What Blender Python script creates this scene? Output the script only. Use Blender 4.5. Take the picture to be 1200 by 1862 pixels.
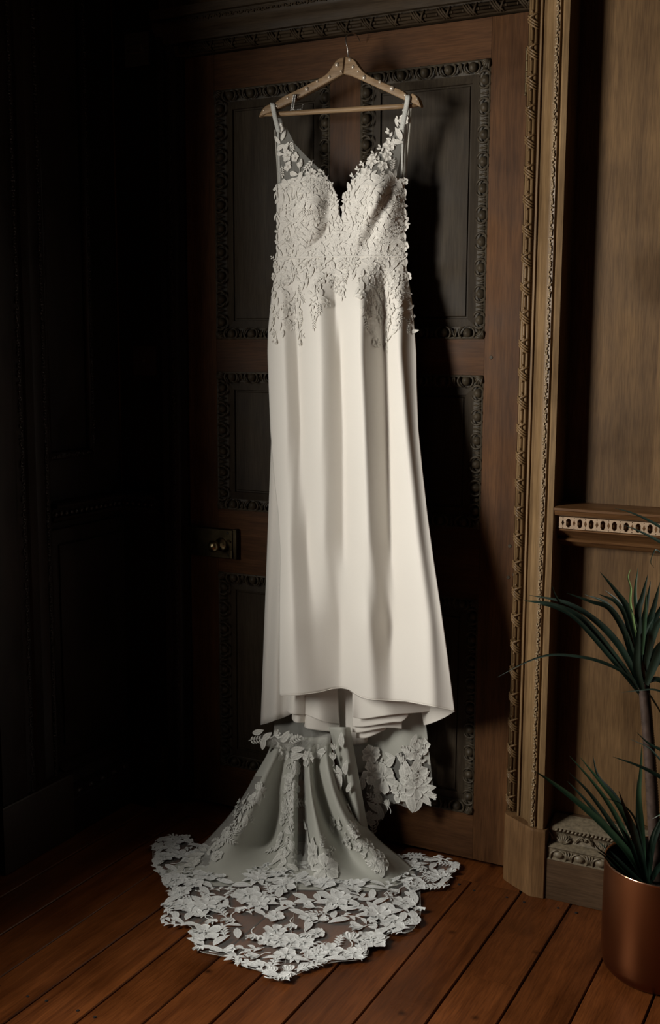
import bpy, bmesh, math, random
import numpy as np
from mathutils import Vector, Matrix
from mathutils.geometry import delaunay_2d_cdt
for o in list(bpy.data.objects): bpy.data.objects.remove(o)
random.seed(7); rng = np.random.RandomState(7)
SC = bpy.context.scene; COL = SC.collection

# ------------------------------------------------------------------ camera
CAM = np.array([1.769, -2.597, 1.3]); FPX = 2041.09
RT = np.array([[0.890175987197606, 0.06873646768806342, -0.4504020535327689],
               [0.4555914015497687, -0.12384089260369244, 0.8815327039611395],
               [0.00481525188176188, -0.9899185478254705, -0.14155593248050982]])  # columns: right, down, forward
cd = bpy.data.cameras.new('camera'); cam = bpy.data.objects.new('camera', cd); COL.objects.link(cam)
cd.sensor_fit = 'VERTICAL'; cd.sensor_height = 36; cd.sensor_width = 36; cd.lens = FPX/1862*36
cd.clip_start = .05
cam.matrix_world = Matrix(((RT[0,0], -RT[0,1], -RT[0,2], CAM[0]), (RT[1,0], -RT[1,1], -RT[1,2], CAM[1]),
                           (RT[2,0], -RT[2,1], -RT[2,2], CAM[2]), (0, 0, 0, 1)))
SC.camera = cam
# ------------------------------------------------------------------ light
SC.view_settings.view_transform = 'Standard'; SC.view_settings.look = 'None'
SC.view_settings.gamma = 1; SC.view_settings.use_curve_mapping = False
SC.view_settings.exposure = 0.0
w = bpy.data.worlds.new('world'); SC.world = w; w.use_nodes = True
w.node_tree.nodes['Background'].inputs[0].default_value = (.75, .85, 1, 1)
w.node_tree.nodes['Background'].inputs[1].default_value = .004
ld = bpy.data.lights.new('window_daylight', 'AREA'); lo = bpy.data.objects.new('window_daylight', ld); COL.objects.link(lo)
ld.shape = 'RECTANGLE'; ld.size = 1.0; ld.size_y = 1.25; ld.energy = 134; ld.color = (1, .955, .87)
lo.location = (-.42, -1.80, 1.38); lo.rotation_euler = (math.radians(90), 0, math.radians(-90))   # size runs along the wall, size_y upwards
ld.spread = math.radians(165)

def ray(px, py):
    px = np.asarray(px, float); py = np.asarray(py, float)
    v = np.stack([(px-600)/FPX, (py-931)/FPX, np.ones_like(px)*1.0], -1)
    return v @ RT.T
def at(px, py, Y):            # world point on the vertical plane at depth Y
    px, py, Y = np.broadcast_arrays(np.asarray(px, float), np.asarray(py, float), np.asarray(Y, float))
    d = ray(px, py); t = (Y-CAM[1])/d[..., 1]; return CAM + t[..., None]*d
def fl(px, py, z=0.0):        # world point on the horizontal plane at height z
    px, py, z = np.broadcast_arrays(np.asarray(px, float), np.asarray(py, float), np.asarray(z, float))
    d = ray(px, py); t = (z-CAM[2])/d[..., 2]; return CAM + t[..., None]*d

# ------------------------------------------------------------------ materials
def nt(name):
    m = bpy.data.materials.new(name); m.use_nodes = True
    n = m.node_tree; return m, n, n.nodes['Principled BSDF']
def N(n, t, **k):
    x = n.nodes.new(t)
    for a, b in k.items(): setattr(x, a, b)
    return x
def ramp(n, fac, stops):
    r = N(n, 'ShaderNodeValToRGB'); e = r.color_ramp.elements
    while len(e) < len(stops): e.new(.5)
    for q, (p, c) in zip(e, stops): q.position = p; q.color = (*c, 1)
    n.links.new(fac, r.inputs[0]); return r.outputs[0]
def wood(name, c1, c2, axis='z', rough=.45, grain=1.0, bump=.15, dirt=(0, 0, 0), spots=0.0, gs=26, spec=.25):
    m, n, p = nt(name); L = n.links.new
    tc = N(n, 'ShaderNodeTexCoord'); oi = N(n, 'ShaderNodeObjectInfo')
    ad = N(n, 'ShaderNodeVectorMath', operation='ADD'); sc = N(n, 'ShaderNodeVectorMath', operation='SCALE')
    cb = N(n, 'ShaderNodeCombineXYZ')
    for i in range(3): L(oi.outputs['Random'], cb.inputs[i])
    L(cb.outputs[0], sc.inputs[0]); sc.inputs['Scale'].default_value = 7
    L(tc.outputs['Object'], ad.inputs[0]); L(sc.outputs[0], ad.inputs[1])
    mp = N(n, 'ShaderNodeMapping'); s = {'x': (.06, 1, 1), 'y': (1, .06, 1), 'z': (1, 1, .06)}[axis]
    mp.inputs['Scale'].default_value = s; L(ad.outputs[0], mp.inputs[0])
    n1 = N(n, 'ShaderNodeTexNoise'); n1.inputs['Scale'].default_value = gs*grain; n1.inputs['Detail'].default_value = 8; n1.inputs['Roughness'].default_value = .65; n1.inputs['Distortion'].default_value = .6
    n2 = N(n, 'ShaderNodeTexNoise'); n2.inputs['Scale'].default_value = 330*grain; n2.inputs['Detail'].default_value = 3
    n3 = N(n, 'ShaderNodeTexNoise'); n3.inputs['Scale'].default_value = 5; n3.inputs['Detail'].default_value = 5
    L(mp.outputs[0], n1.inputs[0]); L(mp.outputs[0], n2.inputs[0]); L(ad.outputs[0], n3.inputs[0])
    col = ramp(n, n1.outputs[0], [(.32, c1), (.68, c2)])
    mx = N(n, 'ShaderNodeMix', data_type='RGBA', blend_type='MULTIPLY'); mx.inputs[0].default_value = .55
    L(col, mx.inputs[6]); L(ramp(n, n2.outputs[0], [(.35, (.55, .52, .5)), (.6, (1.1, 1.1, 1.1))]), mx.inputs[7])
    m2 = N(n, 'ShaderNodeMix', data_type='RGBA', blend_type='MULTIPLY'); m2.inputs[0].default_value = .8
    L(mx.outputs[2], m2.inputs[6]); L(ramp(n, n3.outputs[0], [(.3, (.62, .6, .6)), (.62, (1.15, 1.15, 1.15))]), m2.inputs[7])
    out = m2.outputs[2]
    if spots:
        v = N(n, 'ShaderNodeTexVoronoi'); v.inputs['Scale'].default_value = 9; L(ad.outputs[0], v.inputs[0])
        m3 = N(n, 'ShaderNodeMix', data_type='RGBA', blend_type='MULTIPLY'); m3.inputs[0].default_value = spots
        L(out, m3.inputs[6]); L(ramp(n, v.outputs['Distance'], [(.02, (.1, .08, .06)), (.11, (1, 1, 1))]), m3.inputs[7]); out = m3.outputs[2]
    L(out, p.inputs['Base Color']); p.inputs['Roughness'].default_value = rough; p.inputs['Specular IOR Level'].default_value = spec
    L(ramp(n, n3.outputs[0], [(.3, (rough*.75,)*3), (.7, (min(1, rough*1.3),)*3)]), p.inputs['Roughness'])
    b = N(n, 'ShaderNodeBump'); b.inputs['Strength'].default_value = bump; b.inputs['Distance'].default_value = .002
    L(n1.outputs[0], b.inputs['Height']); L(b.outputs[0], p.inputs['Normal'])
    return m
def plain(name, c, rough=.5, metal=0, bump=0, bs=200, var=.15, sheen=0, coat=0):
    m, n, p = nt(name); L = n.links.new
    tc = N(n, 'ShaderNodeTexCoord'); n1 = N(n, 'ShaderNodeTexNoise'); n1.inputs['Scale'].default_value = bs; n1.inputs['Detail'].default_value = 4
    L(tc.outputs['Object'], n1.inputs[0])
    L(ramp(n, n1.outputs[0], [(.3, tuple(x*(1-var) for x in c)), (.7, tuple(min(1, x*(1+var)) for x in c))]), p.inputs['Base Color'])
    p.inputs['Roughness'].default_value = rough; p.inputs['Metallic'].default_value = metal
    p.inputs['Sheen Weight'].default_value = sheen; p.inputs['Coat Weight'].default_value = coat
    if bump:
        b = N(n, 'ShaderNodeBump'); b.inputs['Strength'].default_value = bump; b.inputs['Distance'].default_value = .001
        L(n1.outputs[0], b.inputs['Height']); L(b.outputs[0], p.inputs['Normal'])
    return m
def sheer(name, c, alpha):
    m, n, p = nt(name); L = n.links.new
    tc = N(n, 'ShaderNodeTexCoord'); n1 = N(n, 'ShaderNodeTexNoise'); n1.inputs['Scale'].default_value = 9; L(tc.outputs['Object'], n1.inputs[0])
    mr = N(n, 'ShaderNodeMapRange'); mr.inputs['To Min'].default_value = alpha*.75; mr.inputs['To Max'].default_value = min(1, alpha*1.25); L(n1.outputs[0], mr.inputs[0])
    L(mr.outputs[0], p.inputs['Alpha']); p.inputs['Base Color'].default_value = (*c, 1); p.inputs['Roughness'].default_value = .8
    return m
M = {}
M['door'] = wood('door_wood', (.060, .025, .009), (.125, .056, .021), 'z', .5, spec=.14)
M['door_h'] = wood('door_rail_wood', (.050, .021, .008), (.10, .044, .017), 'x', .5, spec=.14)
M['panel'] = wood('door_panel_wood', (.034, .024, .015), (.058, .044, .028), 'z', .55, spec=.15)
M['panel_h'] = wood('panel_margin_wood', (.052, .038, .025), (.085, .066, .045), 'x', .55)
M['carve'] = plain('carved_oak', (.050, .038, .024), .5, bump=.4, bs=90, var=.35)
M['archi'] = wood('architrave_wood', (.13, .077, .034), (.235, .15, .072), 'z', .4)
M['archi_shade'] = wood('shaded_head_wood', (.035, .024, .014), (.065, .045, .027), 'x', .6, spec=.1)  # frame wood with the dimmer light at the head put into its colour
M['carve'].node_tree.nodes['Principled BSDF'].inputs['Specular IOR Level'].default_value = .22
M['gilt'] = plain('carved_band_wood', (.27, .19, .105), .42, bump=.5, bs=160, var=.35)
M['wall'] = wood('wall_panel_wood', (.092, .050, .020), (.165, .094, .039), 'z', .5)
M['dark'] = wood('shaded_wall_wood', (.010, .0055, .004), (.020, .011, .008), 'z', .5)  # wall wood with the left corner's shade put into its colour
M['shadecarve'] = plain('shaded_carved_wood', (.024, .015, .011), .42, bump=.5, bs=120, var=.35)  # matching carvings, the same shade darkened into their colour
M['rail'] = wood('dado_rail_wood', (.10, .047, .018), (.19, .095, .04), 'x', .33)
M['fret'] = plain('fretwork_wood', (.36, .25, .16), .5, bump=.2, bs=120)
M['skirt'] = wood('skirting_wood', (.06, .035, .018), (.11, .066, .036), 'x', .5)
M['skirtcarve'] = plain('skirting_carved_wood', (.15, .12, .078), .5, bump=.6, bs=130, var=.35)
M['plinth'] = wood('plinth_wood', (.10, .050, .019), (.19, .105, .045), 'z', .5, spots=.5)
M['floor'] = wood('floor_board_wood', (.072, .020, .005), (.17, .052, .013), 'y', .34, bump=.25, spots=.8, gs=20)
M['gap'] = plain('floor_gap', (.004, .003, .003), .9)
M['brass'] = plain('aged_brass', (.085, .065, .036), .42, metal=1, bump=.15, bs=30, var=.4)
M['brassb'] = plain('worn_brass', (.32, .25, .14), .3, metal=1, var=.2)
M['plate'] = plain('brushed_switch_plate', (.30, .29, .25), .4, metal=.85, var=.1)
M['plate2'] = plain('bronze_plate', (.13, .08, .055), .42, metal=.8, var=.1)
M['hanger'] = wood('hanger_wood', (.23, .145, .075), (.36, .245, .14), 'x', .42, grain=2)
M['pearl'] = plain('pearl', (.55, .46, .36), .18, metal=.3, var=.05, coat=1)
M['wire'] = plain('steel_wire', (.55, .53, .5), .3, metal=1)
M['stone'] = plain('clear_stones', (.85, .84, .8), .2, metal=.1, var=.05)
M['charm'] = plain('dark_charm', (.05, .045, .04), .35, metal=.8)
M['crepe'] = plain('ivory_crepe', (.86, .825, .765), .62, bump=.06, bs=900, var=.02, sheen=.15)
def lacemat(name, c_thread, c_fill):
    m, n, p = nt(name); L = n.links.new
    at_ = N(n, 'ShaderNodeAttribute'); at_.attribute_name = 'thread'; tc = N(n, 'ShaderNodeTexCoord'); n1 = N(n, 'ShaderNodeTexNoise'); n1.inputs['Scale'].default_value = 520; n1.inputs['Detail'].default_value = 3
    L(tc.outputs['Object'], n1.inputs[0]); mx = N(n, 'ShaderNodeMix', data_type='RGBA'); mx.inputs[6].default_value = (*c_fill, 1); mx.inputs[7].default_value = (*c_thread, 1); L(at_.outputs['Fac'], mx.inputs[0])
    m2 = N(n, 'ShaderNodeMix', data_type='RGBA', blend_type='MULTIPLY'); m2.inputs[0].default_value = 1; L(mx.outputs[2], m2.inputs[6]); L(ramp(n, n1.outputs[0], [(.35, (.78, .78, .78)), (.6, (1.05, 1.05, 1.05))]), m2.inputs[7])
    L(m2.outputs[2], p.inputs['Base Color']); p.inputs['Roughness'].default_value = .6; p.inputs['Sheen Weight'].default_value = .1
    b = N(n, 'ShaderNodeBump'); b.inputs['Strength'].default_value = .5; b.inputs['Distance'].default_value = .0008; L(n1.outputs[0], b.inputs['Height']); L(b.outputs[0], p.inputs['Normal']); return m
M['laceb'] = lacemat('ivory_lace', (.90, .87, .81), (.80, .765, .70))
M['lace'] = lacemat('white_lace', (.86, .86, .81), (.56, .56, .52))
M['lacef'] = lacemat('brightened_floor_lace', (.95, .97, .96), (.76, .775, .77))  # train lace, colour raised to offset weaker light at the floor
M['seq'] = plain('sequin', (.93, .92, .9), .12, metal=.35, var=.02, coat=1)
M['tulle'] = sheer('sheer_tulle', (.8, .8, .77), .13)
M['tulle2'] = sheer('double_tulle', (.74, .74, .69), .24)
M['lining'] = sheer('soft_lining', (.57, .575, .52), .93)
M['clear'] = sheer('clear_tape', (.8, .78, .7), .5)
M['copper'] = plain('brushed_copper', (.20, .07, .028), .40, metal=1, var=.06, bs=8)
M['copperrim'] = plain('bright_copper', (.75, .42, .27), .22, metal=1, var=.05)
M['soil'] = plain('dark_soil', (.012, .009, .007), .95, bump=1, bs=60, var=.5)
M['leafd'] = plain('dark_leaf', (.008, .018, .012), .36, bs=14, var=.4)
M['leafm'] = plain('green_leaf', (.018, .042, .022), .3, bs=14, var=.3)
M['leafl'] = plain('pale_leaf', (.15, .24, .09), .4, bs=14, var=.2)
M['cane'] = plain('cane_bark', (.055, .036, .028), .42, bump=.6, bs=60, var=.35)

# ------------------------------------------------------------------ object helpers
def mesh_obj(name, verts, faces, mat, parent=None, smooth=True, loc=None):
    me = bpy.data.meshes.new(name); me.from_pydata([tuple(map(float, v)) for v in verts], [], faces); me.update()
    if smooth:
        me.polygons.foreach_set('use_smooth', [True]*len(me.polygons))
    me.materials.append(mat)
    o = bpy.data.objects.new(name, me); COL.objects.link(o)
    if parent: o.parent = parent
    return o
def empty(name, loc=(0, 0, 0)):
    o = bpy.data.objects.new(name, None); COL.objects.link(o); o.empty_display_size = .05; return o
def tag(o, label=None, cat=None, group=None, kind=None):
    for k, v in (('label', label), ('category', cat), ('group', group), ('kind', kind)):
        if v: o[k] = v
    return o
class MB:
    def __init__(s): s.v = []; s.f = []; s.t = []
    def add(s, V, F):
        b = len(s.v); s.v += [tuple(map(float, p[:3])) for p in V]; s.t += [float(p[3]) if len(p) > 3 else .9 for p in V]; s.f += [tuple(b+i for i in f) for f in F]; return s
    def box(s, a, b, bev=0):
        x0, y0, z0 = a; x1, y1, z1 = b
        if bev:
            c = bev; V = []; 
            for z, i in ((z0, c), (z0+c, 0), (z1-c, 0), (z1, c)):
                for (px, py) in ((x0+i, y0+i), (x1-i, y0+i), (x1-i, y1-i), (x0+i, y1-i)): V.append((px, py, z))
            # chamfered vertical edges are left square: bevel on top and bottom and front
            F = [(3, 2, 1, 0), (12, 13, 14, 15)]
            for k in range(3):
                for j in range(4): F.append((4*k+j, 4*k+(j+1) % 4, 4*k+4+(j+1) % 4, 4*k+4+j))
            return s.add(V, F)
        V = [(x0, y0, z0), (x1, y0, z0), (x1, y1, z0), (x0, y1, z0), (x0, y0, z1), (x1, y0, z1), (x1, y1, z1), (x0, y1, z1)]
        return s.add(V, [(3, 2, 1, 0), (4, 5, 6, 7), (0, 1, 5, 4), (1, 2, 6, 5), (2, 3, 7, 6), (3, 0, 4, 7)])
    def grid(s, P):           # P: (n,m,3)
        n, m = P.shape[:2]; V = P.reshape(-1, 3)
        F = [(i*m+j, i*m+j+1, (i+1)*m+j+1, (i+1)*m+j) for i in range(n-1) for j in range(m-1)]
        return s.add(V, F)
    def tube(s, pts, r, k=8, cap=True):
        pts = [np.array(p, float) for p in pts]; n = len(pts)
        rs = [r]*n if np.isscalar(r) else r; rings = []; up = None
        for i in range(n):
            t = pts[min(i+1, n-1)]-pts[max(i-1, 0)]; t = t/(np.linalg.norm(t)+1e-12)
            if up is None:
                up = np.array([0, 0, 1.]) if abs(t[2]) < .9 else np.array([0, 1., 0])
            a = np.cross(t, up); a /= np.linalg.norm(a)+1e-12; b = np.cross(a, t); up = b
            rings.append([pts[i]+rs[i]*(math.cos(2*math.pi*j/k)*a+math.sin(2*math.pi*j/k)*b) for j in range(k)])
        V = [p for q in rings for p in q]
        F = [(i*k+j, i*k+(j+1) % k, (i+1)*k+(j+1) % k, (i+1)*k+j) for i in range(n-1) for j in range(k)]
        if cap: F += [tuple(range(k))[::-1], tuple((n-1)*k+j for j in range(k))]
        return s.add(V, F)
    def ball(s, c, r, nu=10, nv=6, ax=None):
        c = np.array(c, float); r = np.array([r, r, r] if np.isscalar(r) else r, float); V = []
        for i in range(nv+1):
            th = math.pi*i/nv
            for j in range(nu):
                ph = 2*math.pi*j/nu; d = np.array([math.sin(th)*math.cos(ph), math.sin(th)*math.sin(ph), math.cos(th)])*r
                if ax is not None: d = ax @ d
                V.append(c+d)
        F = [(i*nu+j, (i+1)*nu+j, (i+1)*nu+(j+1) % nu, i*nu+(j+1) % nu) for i in range(nv) for j in range(nu)]
        return s.add(V, F)
    def lathe(s, prof, c, k=48):
        V = [(c[0]+r*math.cos(2*math.pi*j/k), c[1]+r*math.sin(2*math.pi*j/k), c[2]+z) for r, z in prof for j in range(k)]
        F = [(i*k+j, i*k+(j+1) % k, (i+1)*k+(j+1) % k, (i+1)*k+j) for i in range(len(prof)-1) for j in range(k)]
        return s.add(V, F)
    def sweep(s, prof, o, path, out=(0, -1, 0), closed=False):
        """prof: list of (u,h): u = sideways from the path corner, h = outwards. path: list of (point, sideways vector)"""
        rings = [[np.array(p, float)+u*np.array(d, float)+h*np.array(out, float) for u, h in prof] for p, d in path]
        n = len(rings); k = len(prof); V = [p for q in rings for p in q]
        F = [(i*k+j, i*k+j+1, ((i+1) % n)*k+j+1, ((i+1) % n)*k+j) for i in range(n if closed else n-1) for j in range(k-1)]
        return s.add(V, F)
    def build(s, name, mat, parent=None, smooth=False, auto=None):
        o = mesh_obj(name, s.v, s.f, mat, parent, smooth)
        if auto:
            bm = bmesh.new(); bm.from_mesh(o.data); bmesh.ops.remove_doubles(bm, verts=bm.verts, dist=1e-6); bmesh.ops.recalc_face_normals(bm, faces=bm.faces)
            for e in bm.edges: e.smooth = not (len(e.link_faces) == 2 and e.calc_face_angle(0) > math.radians(auto))
            for f in bm.faces: f.smooth = True
            bm.to_mesh(o.data); bm.free()
        return o
def bez(P, n):
    P = [np.array(p, float) for p in P]; out = []
    for i in range(n+1):
        t = i/n; Q = list(P)
        while len(Q) > 1: Q = [Q[j]*(1-t)+Q[j+1]*t for j in range(len(Q)-1)]
        out.append(Q[0])
    return out
def crom(P, n):              # Catmull-Rom through points
    P = [np.array(p, float) for p in P]; Q = [2*P[0]-P[1]]+P+[2*P[-1]-P[-2]]; out = []
    for i in range(1, len(Q)-2):
        for j in range(n):
            t = j/n; a, b, c, d = Q[i-1:i+3]
            out.append(.5*(2*b+(c-a)*t+(2*a-5*b+4*c-d)*t*t+(3*b-a-3*c+d)*t**3))
    out.append(P[-1]); return out

# ================================================================== floor
BX = [-.22, -.084, .04, .162, .285, .407, .526, .643, .768, .89, 1.016, 1.14, 1.266, 1.394, 1.52, 1.645, 1.77, 1.9, 2.02, 2.15]
fb = MB().box((-.6, -3.6, -.06), (2.4, .1, -.028)).build('floor', M['gap']); tag(fb, 'stained pine floorboards running towards the door', kind='structure')
def plank(x0, x1, y0, y1, dz=0):
    g = .0016; m = MB(); z1 = dz; x0 += g; x1 -= g; y0 += .0007; y1 -= .0007; b = .002
    V = [(x0, y0, -.028), (x1, y0, -.028), (x1, y1, -.028), (x0, y1, -.028), (x0, y0, z1-b), (x1, y0, z1-b), (x1, y1, z1-b), (x0, y1, z1-b),
         (x0+b, y0+.0003, z1), (x1-b, y0+.0003, z1), (x1-b, y1-.0003, z1), (x0+b, y1-.0003, z1)]
    F = [(3, 2, 1, 0), (8, 9, 10, 11)]
    for k in (0, 4):
        for j in range(4): F.append((k+j, k+(j+1) % 4, k+4+(j+1) % 4, k+4+j))
    m.add(V, F).build('floor_board', M['floor'], fb)
for i in range(len(BX)-1):
    cuts = [-3.5, -.092 if 0 <= BX[i] < 1.0 else -.0]
    if abs(BX[i]-1.016) < .01: cuts.insert(1, -.496)
    elif i % 3 == 1: cuts.insert(1, -1.6-.1*(i % 4))
    elif i % 3 == 2: cuts.insert(1, -2.3+.12*(i % 5))
    for a, b in zip(cuts, cuts[1:]): plank(BX[i], BX[i+1], a, b, -.0006*(i % 3))
MB().box((.0, -.09, -.028), (1.01, .06, -.001)).build('threshold_board', M['floor'], fb)
nm = MB()
for i in range(3, 15):
    for x in (BX[i]+.022, BX[i+1]-.022):
        for y in (-.13, -.98): nm.lathe([(0.0001, .0006), (.0032, .0006), (.004, -.002)], (x, y+random.uniform(-.01, .01), 0), 8)
tag(nm.build('nail_heads', M['gap'], fb), kind='stuff')

# ================================================================== back wall shell
wb = MB()
wb.box((1.05, -.02, 0), (2.4, .1, 2.75)); wb.box((-.3, -.02, 0), (-.055, .1, 2.75)); wb.box((-.055, -.02, 2.16), (1.05, .1, 2.75))
wall_back = tag(wb.build('wall_back', M['wall']), 'oak panelled wall around the door', kind='structure')
MB().box((-.212, -.026, .16), (-.065, -.02, 2.7)).build('corner_board', M['dark'], wall_back)
# upper and lower flat boards with the stile at their right
for z0, z1 in ((.955, 2.6), (.20, .845)):
    MB().box((1.271, -.026, z0), (1.40, -.020, z1), .001).build('panel_stile', M['wall'], wall_back)
    MB().box((1.405, -.024, z0), (1.9, -.020, z1), .001).build('panel_board', M['wall'], wall_back)

# ================================================================== door
D = empty('door_1'); tag(D, 'dark six-panel oak door with carved mouldings', kind='structure')
DW = .947; DH = 2.07
PX = [(.094, .437), (.521, .857)]; PZ = [(1.331, 1.976), (.868, 1.245), (.130, .692)]
def dbox(n, x0, x1, z0, z1, m): return MB().box((x0, 0, z0), (x1, .042, z1)).build(n, m, D)
dbox('stile', .003, PX[0][0], .012, DH-.003, M['door']); dbox('stile', PX[1][1], DW-.003, .012, DH-.003, M['door'])
dbox('top_rail', PX[0][0]+.0006, PX[1][1]-.0006, PZ[0][1], DH-.003, M['door_h']); dbox('frieze_rail', PX[0][0]+.0006, PX[1][1]-.0006, PZ[1][1], PZ[0][0], M['door_h'])
dbox('lock_rail', PX[0][0]+.0006, PX[1][1]-.0006, PZ[2][1], PZ[1][0], M['door_h']); dbox('bottom_rail', PX[0][0]+.0006, PX[1][1]-.0006, .012, PZ[2][0], M['door_h'])
for z0, z1 in PZ: dbox('muntin', PX[0][1], PX[1][0], z0+.0006, z1-.0006, M['door'])
MB().box((-.05, .05, 0), (1.0, .09, 2.2)).build('door_backing', M['gap'], D)
def panel(x0, x1, z0, z1):
    # sloped margin, then a slightly sunk centre field
    mg = .05
    mk = lambda i, y: [(x0+i, y, z0+i), (x1-i, y, z0+i), (x1-i, y, z1-i), (x0+i, y, z1-i)]
    R = [mk(0, .017), mk(mg-.001, .011), mk(mg, .016), mk(mg+.004, .016), mk(mg+.006, .013)]
    m = MB(); V = [p for r in R for p in r]; F = []
    for k in range(len(R)-1):
        for j in range(4): F.append((4*k+j, 4*k+(j+1) % 4, 4*k+4+(j+1) % 4, 4*k+4+j))
    F.append((16, 17, 18, 19)); m.add(V, F)
    return m.build('panel', M['panel'], D)
def egg_unit():
    """one egg-and-dart unit: length .0625 along u, width .030 along v (v=0 at the frame, growing to the panel), height h"""
    m = MB(); L = .0625
    ax = None
    m.ball((L/2, .015, -.001), (.0125, .0135, .011), 10, 6)
    for sgn in (-1, 1):
        pts = []
        for i in range(7):
            a = math.radians(-78+156*i/6)
            pts.append((L/2+sgn*(.0205*math.cos(a*.92)), .0155-.0165*math.sin(a), .003+.003*math.cos(a)))
        m.tube(pts, [.0012, .0028, .0034, .0036, .0034, .0026, .001], 6)
        pts = [(L/2+sgn*.0315, .0015, .003), (L/2+sgn*.0285, .012, .006), (L/2+sgn*.0312, .027, .001)]
        m.tube(pts, [.003, .0026, .0008], 6)
    return m
EU = egg_unit(); EV = np.array(EU.v)
def carved_run(m, a, b, inward, zbase=.007):
    a = np.array(a, float); b = np.array(b, float); L = np.linalg.norm(b-a); n = max(1, int(round((L-.03)/.0625))); t = (b-a)/L; k = (L-.03)/(n*.0625)
    iw = np.array(inward, float); out = np.array([0, -1., 0])
    for i in range(n):
        V = a+t*(.015+(EV[:, 0:1]+i*.0625)*k)+iw*EV[:, 1:2]*.95+out*(EV[:, 2:3]-.005); m.add(V, EU.f)
for x0, x1 in PX:
    for z0, z1 in PZ:
        panel(x0, x1, z0, z1)
        m = MB(); prof = [(0, -.0), (.003, .003), (.006, -.004), (.013, -.008), (.022, -.011), (.028, -.010), (.031, -.016)]
        cs = [((x0, 0, z0), (1, 0, 1)), ((x1, 0, z0), (-1, 0, 1)), ((x1, 0, z1), (-1, 0, -1)), ((x0, 0, z1), (1, 0, -1))]
        m.sweep(prof, None, cs, closed=True)
        carved_run(m, (x0, 0, z0), (x1, 0, z0), (0, 0, 1)); carved_run(m, (x0, 0, z1), (x1, 0, z1), (0, 0, -1))
        carved_run(m, (x0, 0, z0), (x0, 0, z1), (1, 0, 0)); carved_run(m, (x1, 0, z0), (x1, 0, z1), (-1, 0, 0))
        for cx, cz, sx, sz in ((x0, z0, 1, 1), (x1, z0, -1, 1), (x1, z1, -1, -1), (x0, z1, 1, -1)):      # corner leaves
            for k in range(-2, 3):
                a = math.radians(45+k*15)
                m.tube([(cx+sx*.002, -.001, cz+sz*.002), (cx+sx*.016*math.cos(a), -.006+.001*abs(k), cz+sz*.016*math.sin(a)), (cx+sx*.031*math.cos(a), .006, cz+sz*.031*math.sin(a))], [.0015, .004, .0012], 6)
        m.build('egg_and_dart_moulding', M['carve'], D, smooth=True)
pg = MB()
for px, py in ((927, 993), (924, 1050), (935, 1050-5+0), (893, 650)):
    P = at(px, py, 0); pg.lathe([(0.0001, 0), (.004, 0), (.0048, -.001)], (0, 0, 0), 10); 
    V = np.array(pg.v[-30:]); pg.v[-30:] = [(P[0]+v[0], -.0012-v[2], P[2]+v[1]) for v in V]
pg.build('peg', M['carve'], D)
# hinge
for zt, zb in ((1.981, 1.887),):
    hg = MB(); n = 4
    for i in range(n):
        a = zt-(zt-zb)*i/n; b = zt-(zt-zb)*(i+.9)/n; hg.tube([(.9445, -.007, a), (.9445, -.006, b)], .0034, 10)
    hg.ball((.9445, -.007, zt+.004), .004, 8, 5); hg.ball((.9445, -.007, zb-.002), .004, 8, 5)
    hg.build('hinge', M['brassb'], D)
# rim lock
lk = MB(); lk.box((.002, -.021, .735), (.152, -.0002, .815), .0012); lk.box((.152, -.017, .733), (.163, -.0002, .817), .001); lock = lk.build('rim_lock', M['brass'], D); lock['label'] = 'aged brass rim lock'
MB().box((.149, -.0235, .737), (.1525, -.0205, .758)).build('lock_edge', M['brassb'], lock)
kn = MB(); KC = np.array([.117, -.021, .773])
prof = [(.0001, .052), (.008, .051), (.0135, .047), (.0165, .041), (.016, .035), (.0125, .030), (.0065, .027), (.006, .012), (.016, .008), (.0185, .003), (.019, 0)]
kn.lathe([(r, h) for r, h in prof], (0, 0, 0), 24); kn.v = [(KC[0]+v[0], KC[1]-v[2], KC[2]+v[1]) for v in kn.v]
kn.build('door_knob', M['brassb'], lock, smooth=True)['label'] = 'round brass knob'
sw = MB()
for x, z in ((.02, .808), (.017, .764), (.138, .806), (.138, .744)):
    b = len(sw.v); sw.lathe([(.0001, .002), (.003, .0018), (.0038, 0)], (0, 0, 0), 10); sw.v[b:] = [(x+v[0], -.021-v[2], z+v[1]) for v in sw.v[b:]]
sw.build('screw', M['charm'], lock)
kh = MB(); kh.box((.0815, -.0216, .762), (.0845, -.0209, .776)); b = len(kh.v); kh.lathe([(.0001, .0), (.0042, 0)], (0, 0, 0), 12); kh.v[b:] = [(.083+v[0], -.0217, .778+v[1]) for v in kh.v[b:]]
kh.build('keyhole', M['gap'], lock); MB().tube([(.137, -.022, .786), (.142, -.028, .787), (.147, -.026, .784), (.148, -.022, .779)], .002, 6).build('latch_snib', M['brassb'], lock)

# ================================================================== door frame (right, head, left)
def straight(profile, x0z, x1z): pass
JR = [(.947, .012), (.948, -.006), (.953, -.012), (.956, -.022), (.978, -.030), (.979, -.022), (.984, -.024), (.985, -.044), (.990, -.046), (.991, -.040), (.996, -.043), (.998, -.054),
      (1.003, -.053), (1.010, -.058), (1.018, -.066), (1.024, -.076), (1.026, -.084), (1.032, -.088), (1.044, -.090), (1.046, -.081), (1.050, -.082), (1.051, -.094), (1.055, -.097), (1.066, -.096), (1.069, -.092), (1.069, -.02)]
def vprof(P, z0, z1, name, mat, parent=None, auto=35):
    m = MB(); V = [(x, y, z) for z in (z0, z1) for x, y in P]; k = len(P)
    m.add(V, [(j, j+1, k+j+1, k+j) for j in range(k-1)]); m.add([(x, y, z1) for x, y in P]+[(P[-1][0], .0, z1), (P[0][0], .0, z1)], [tuple(range(k+2))])
    return m.build(name, mat, parent, auto=auto)
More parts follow.
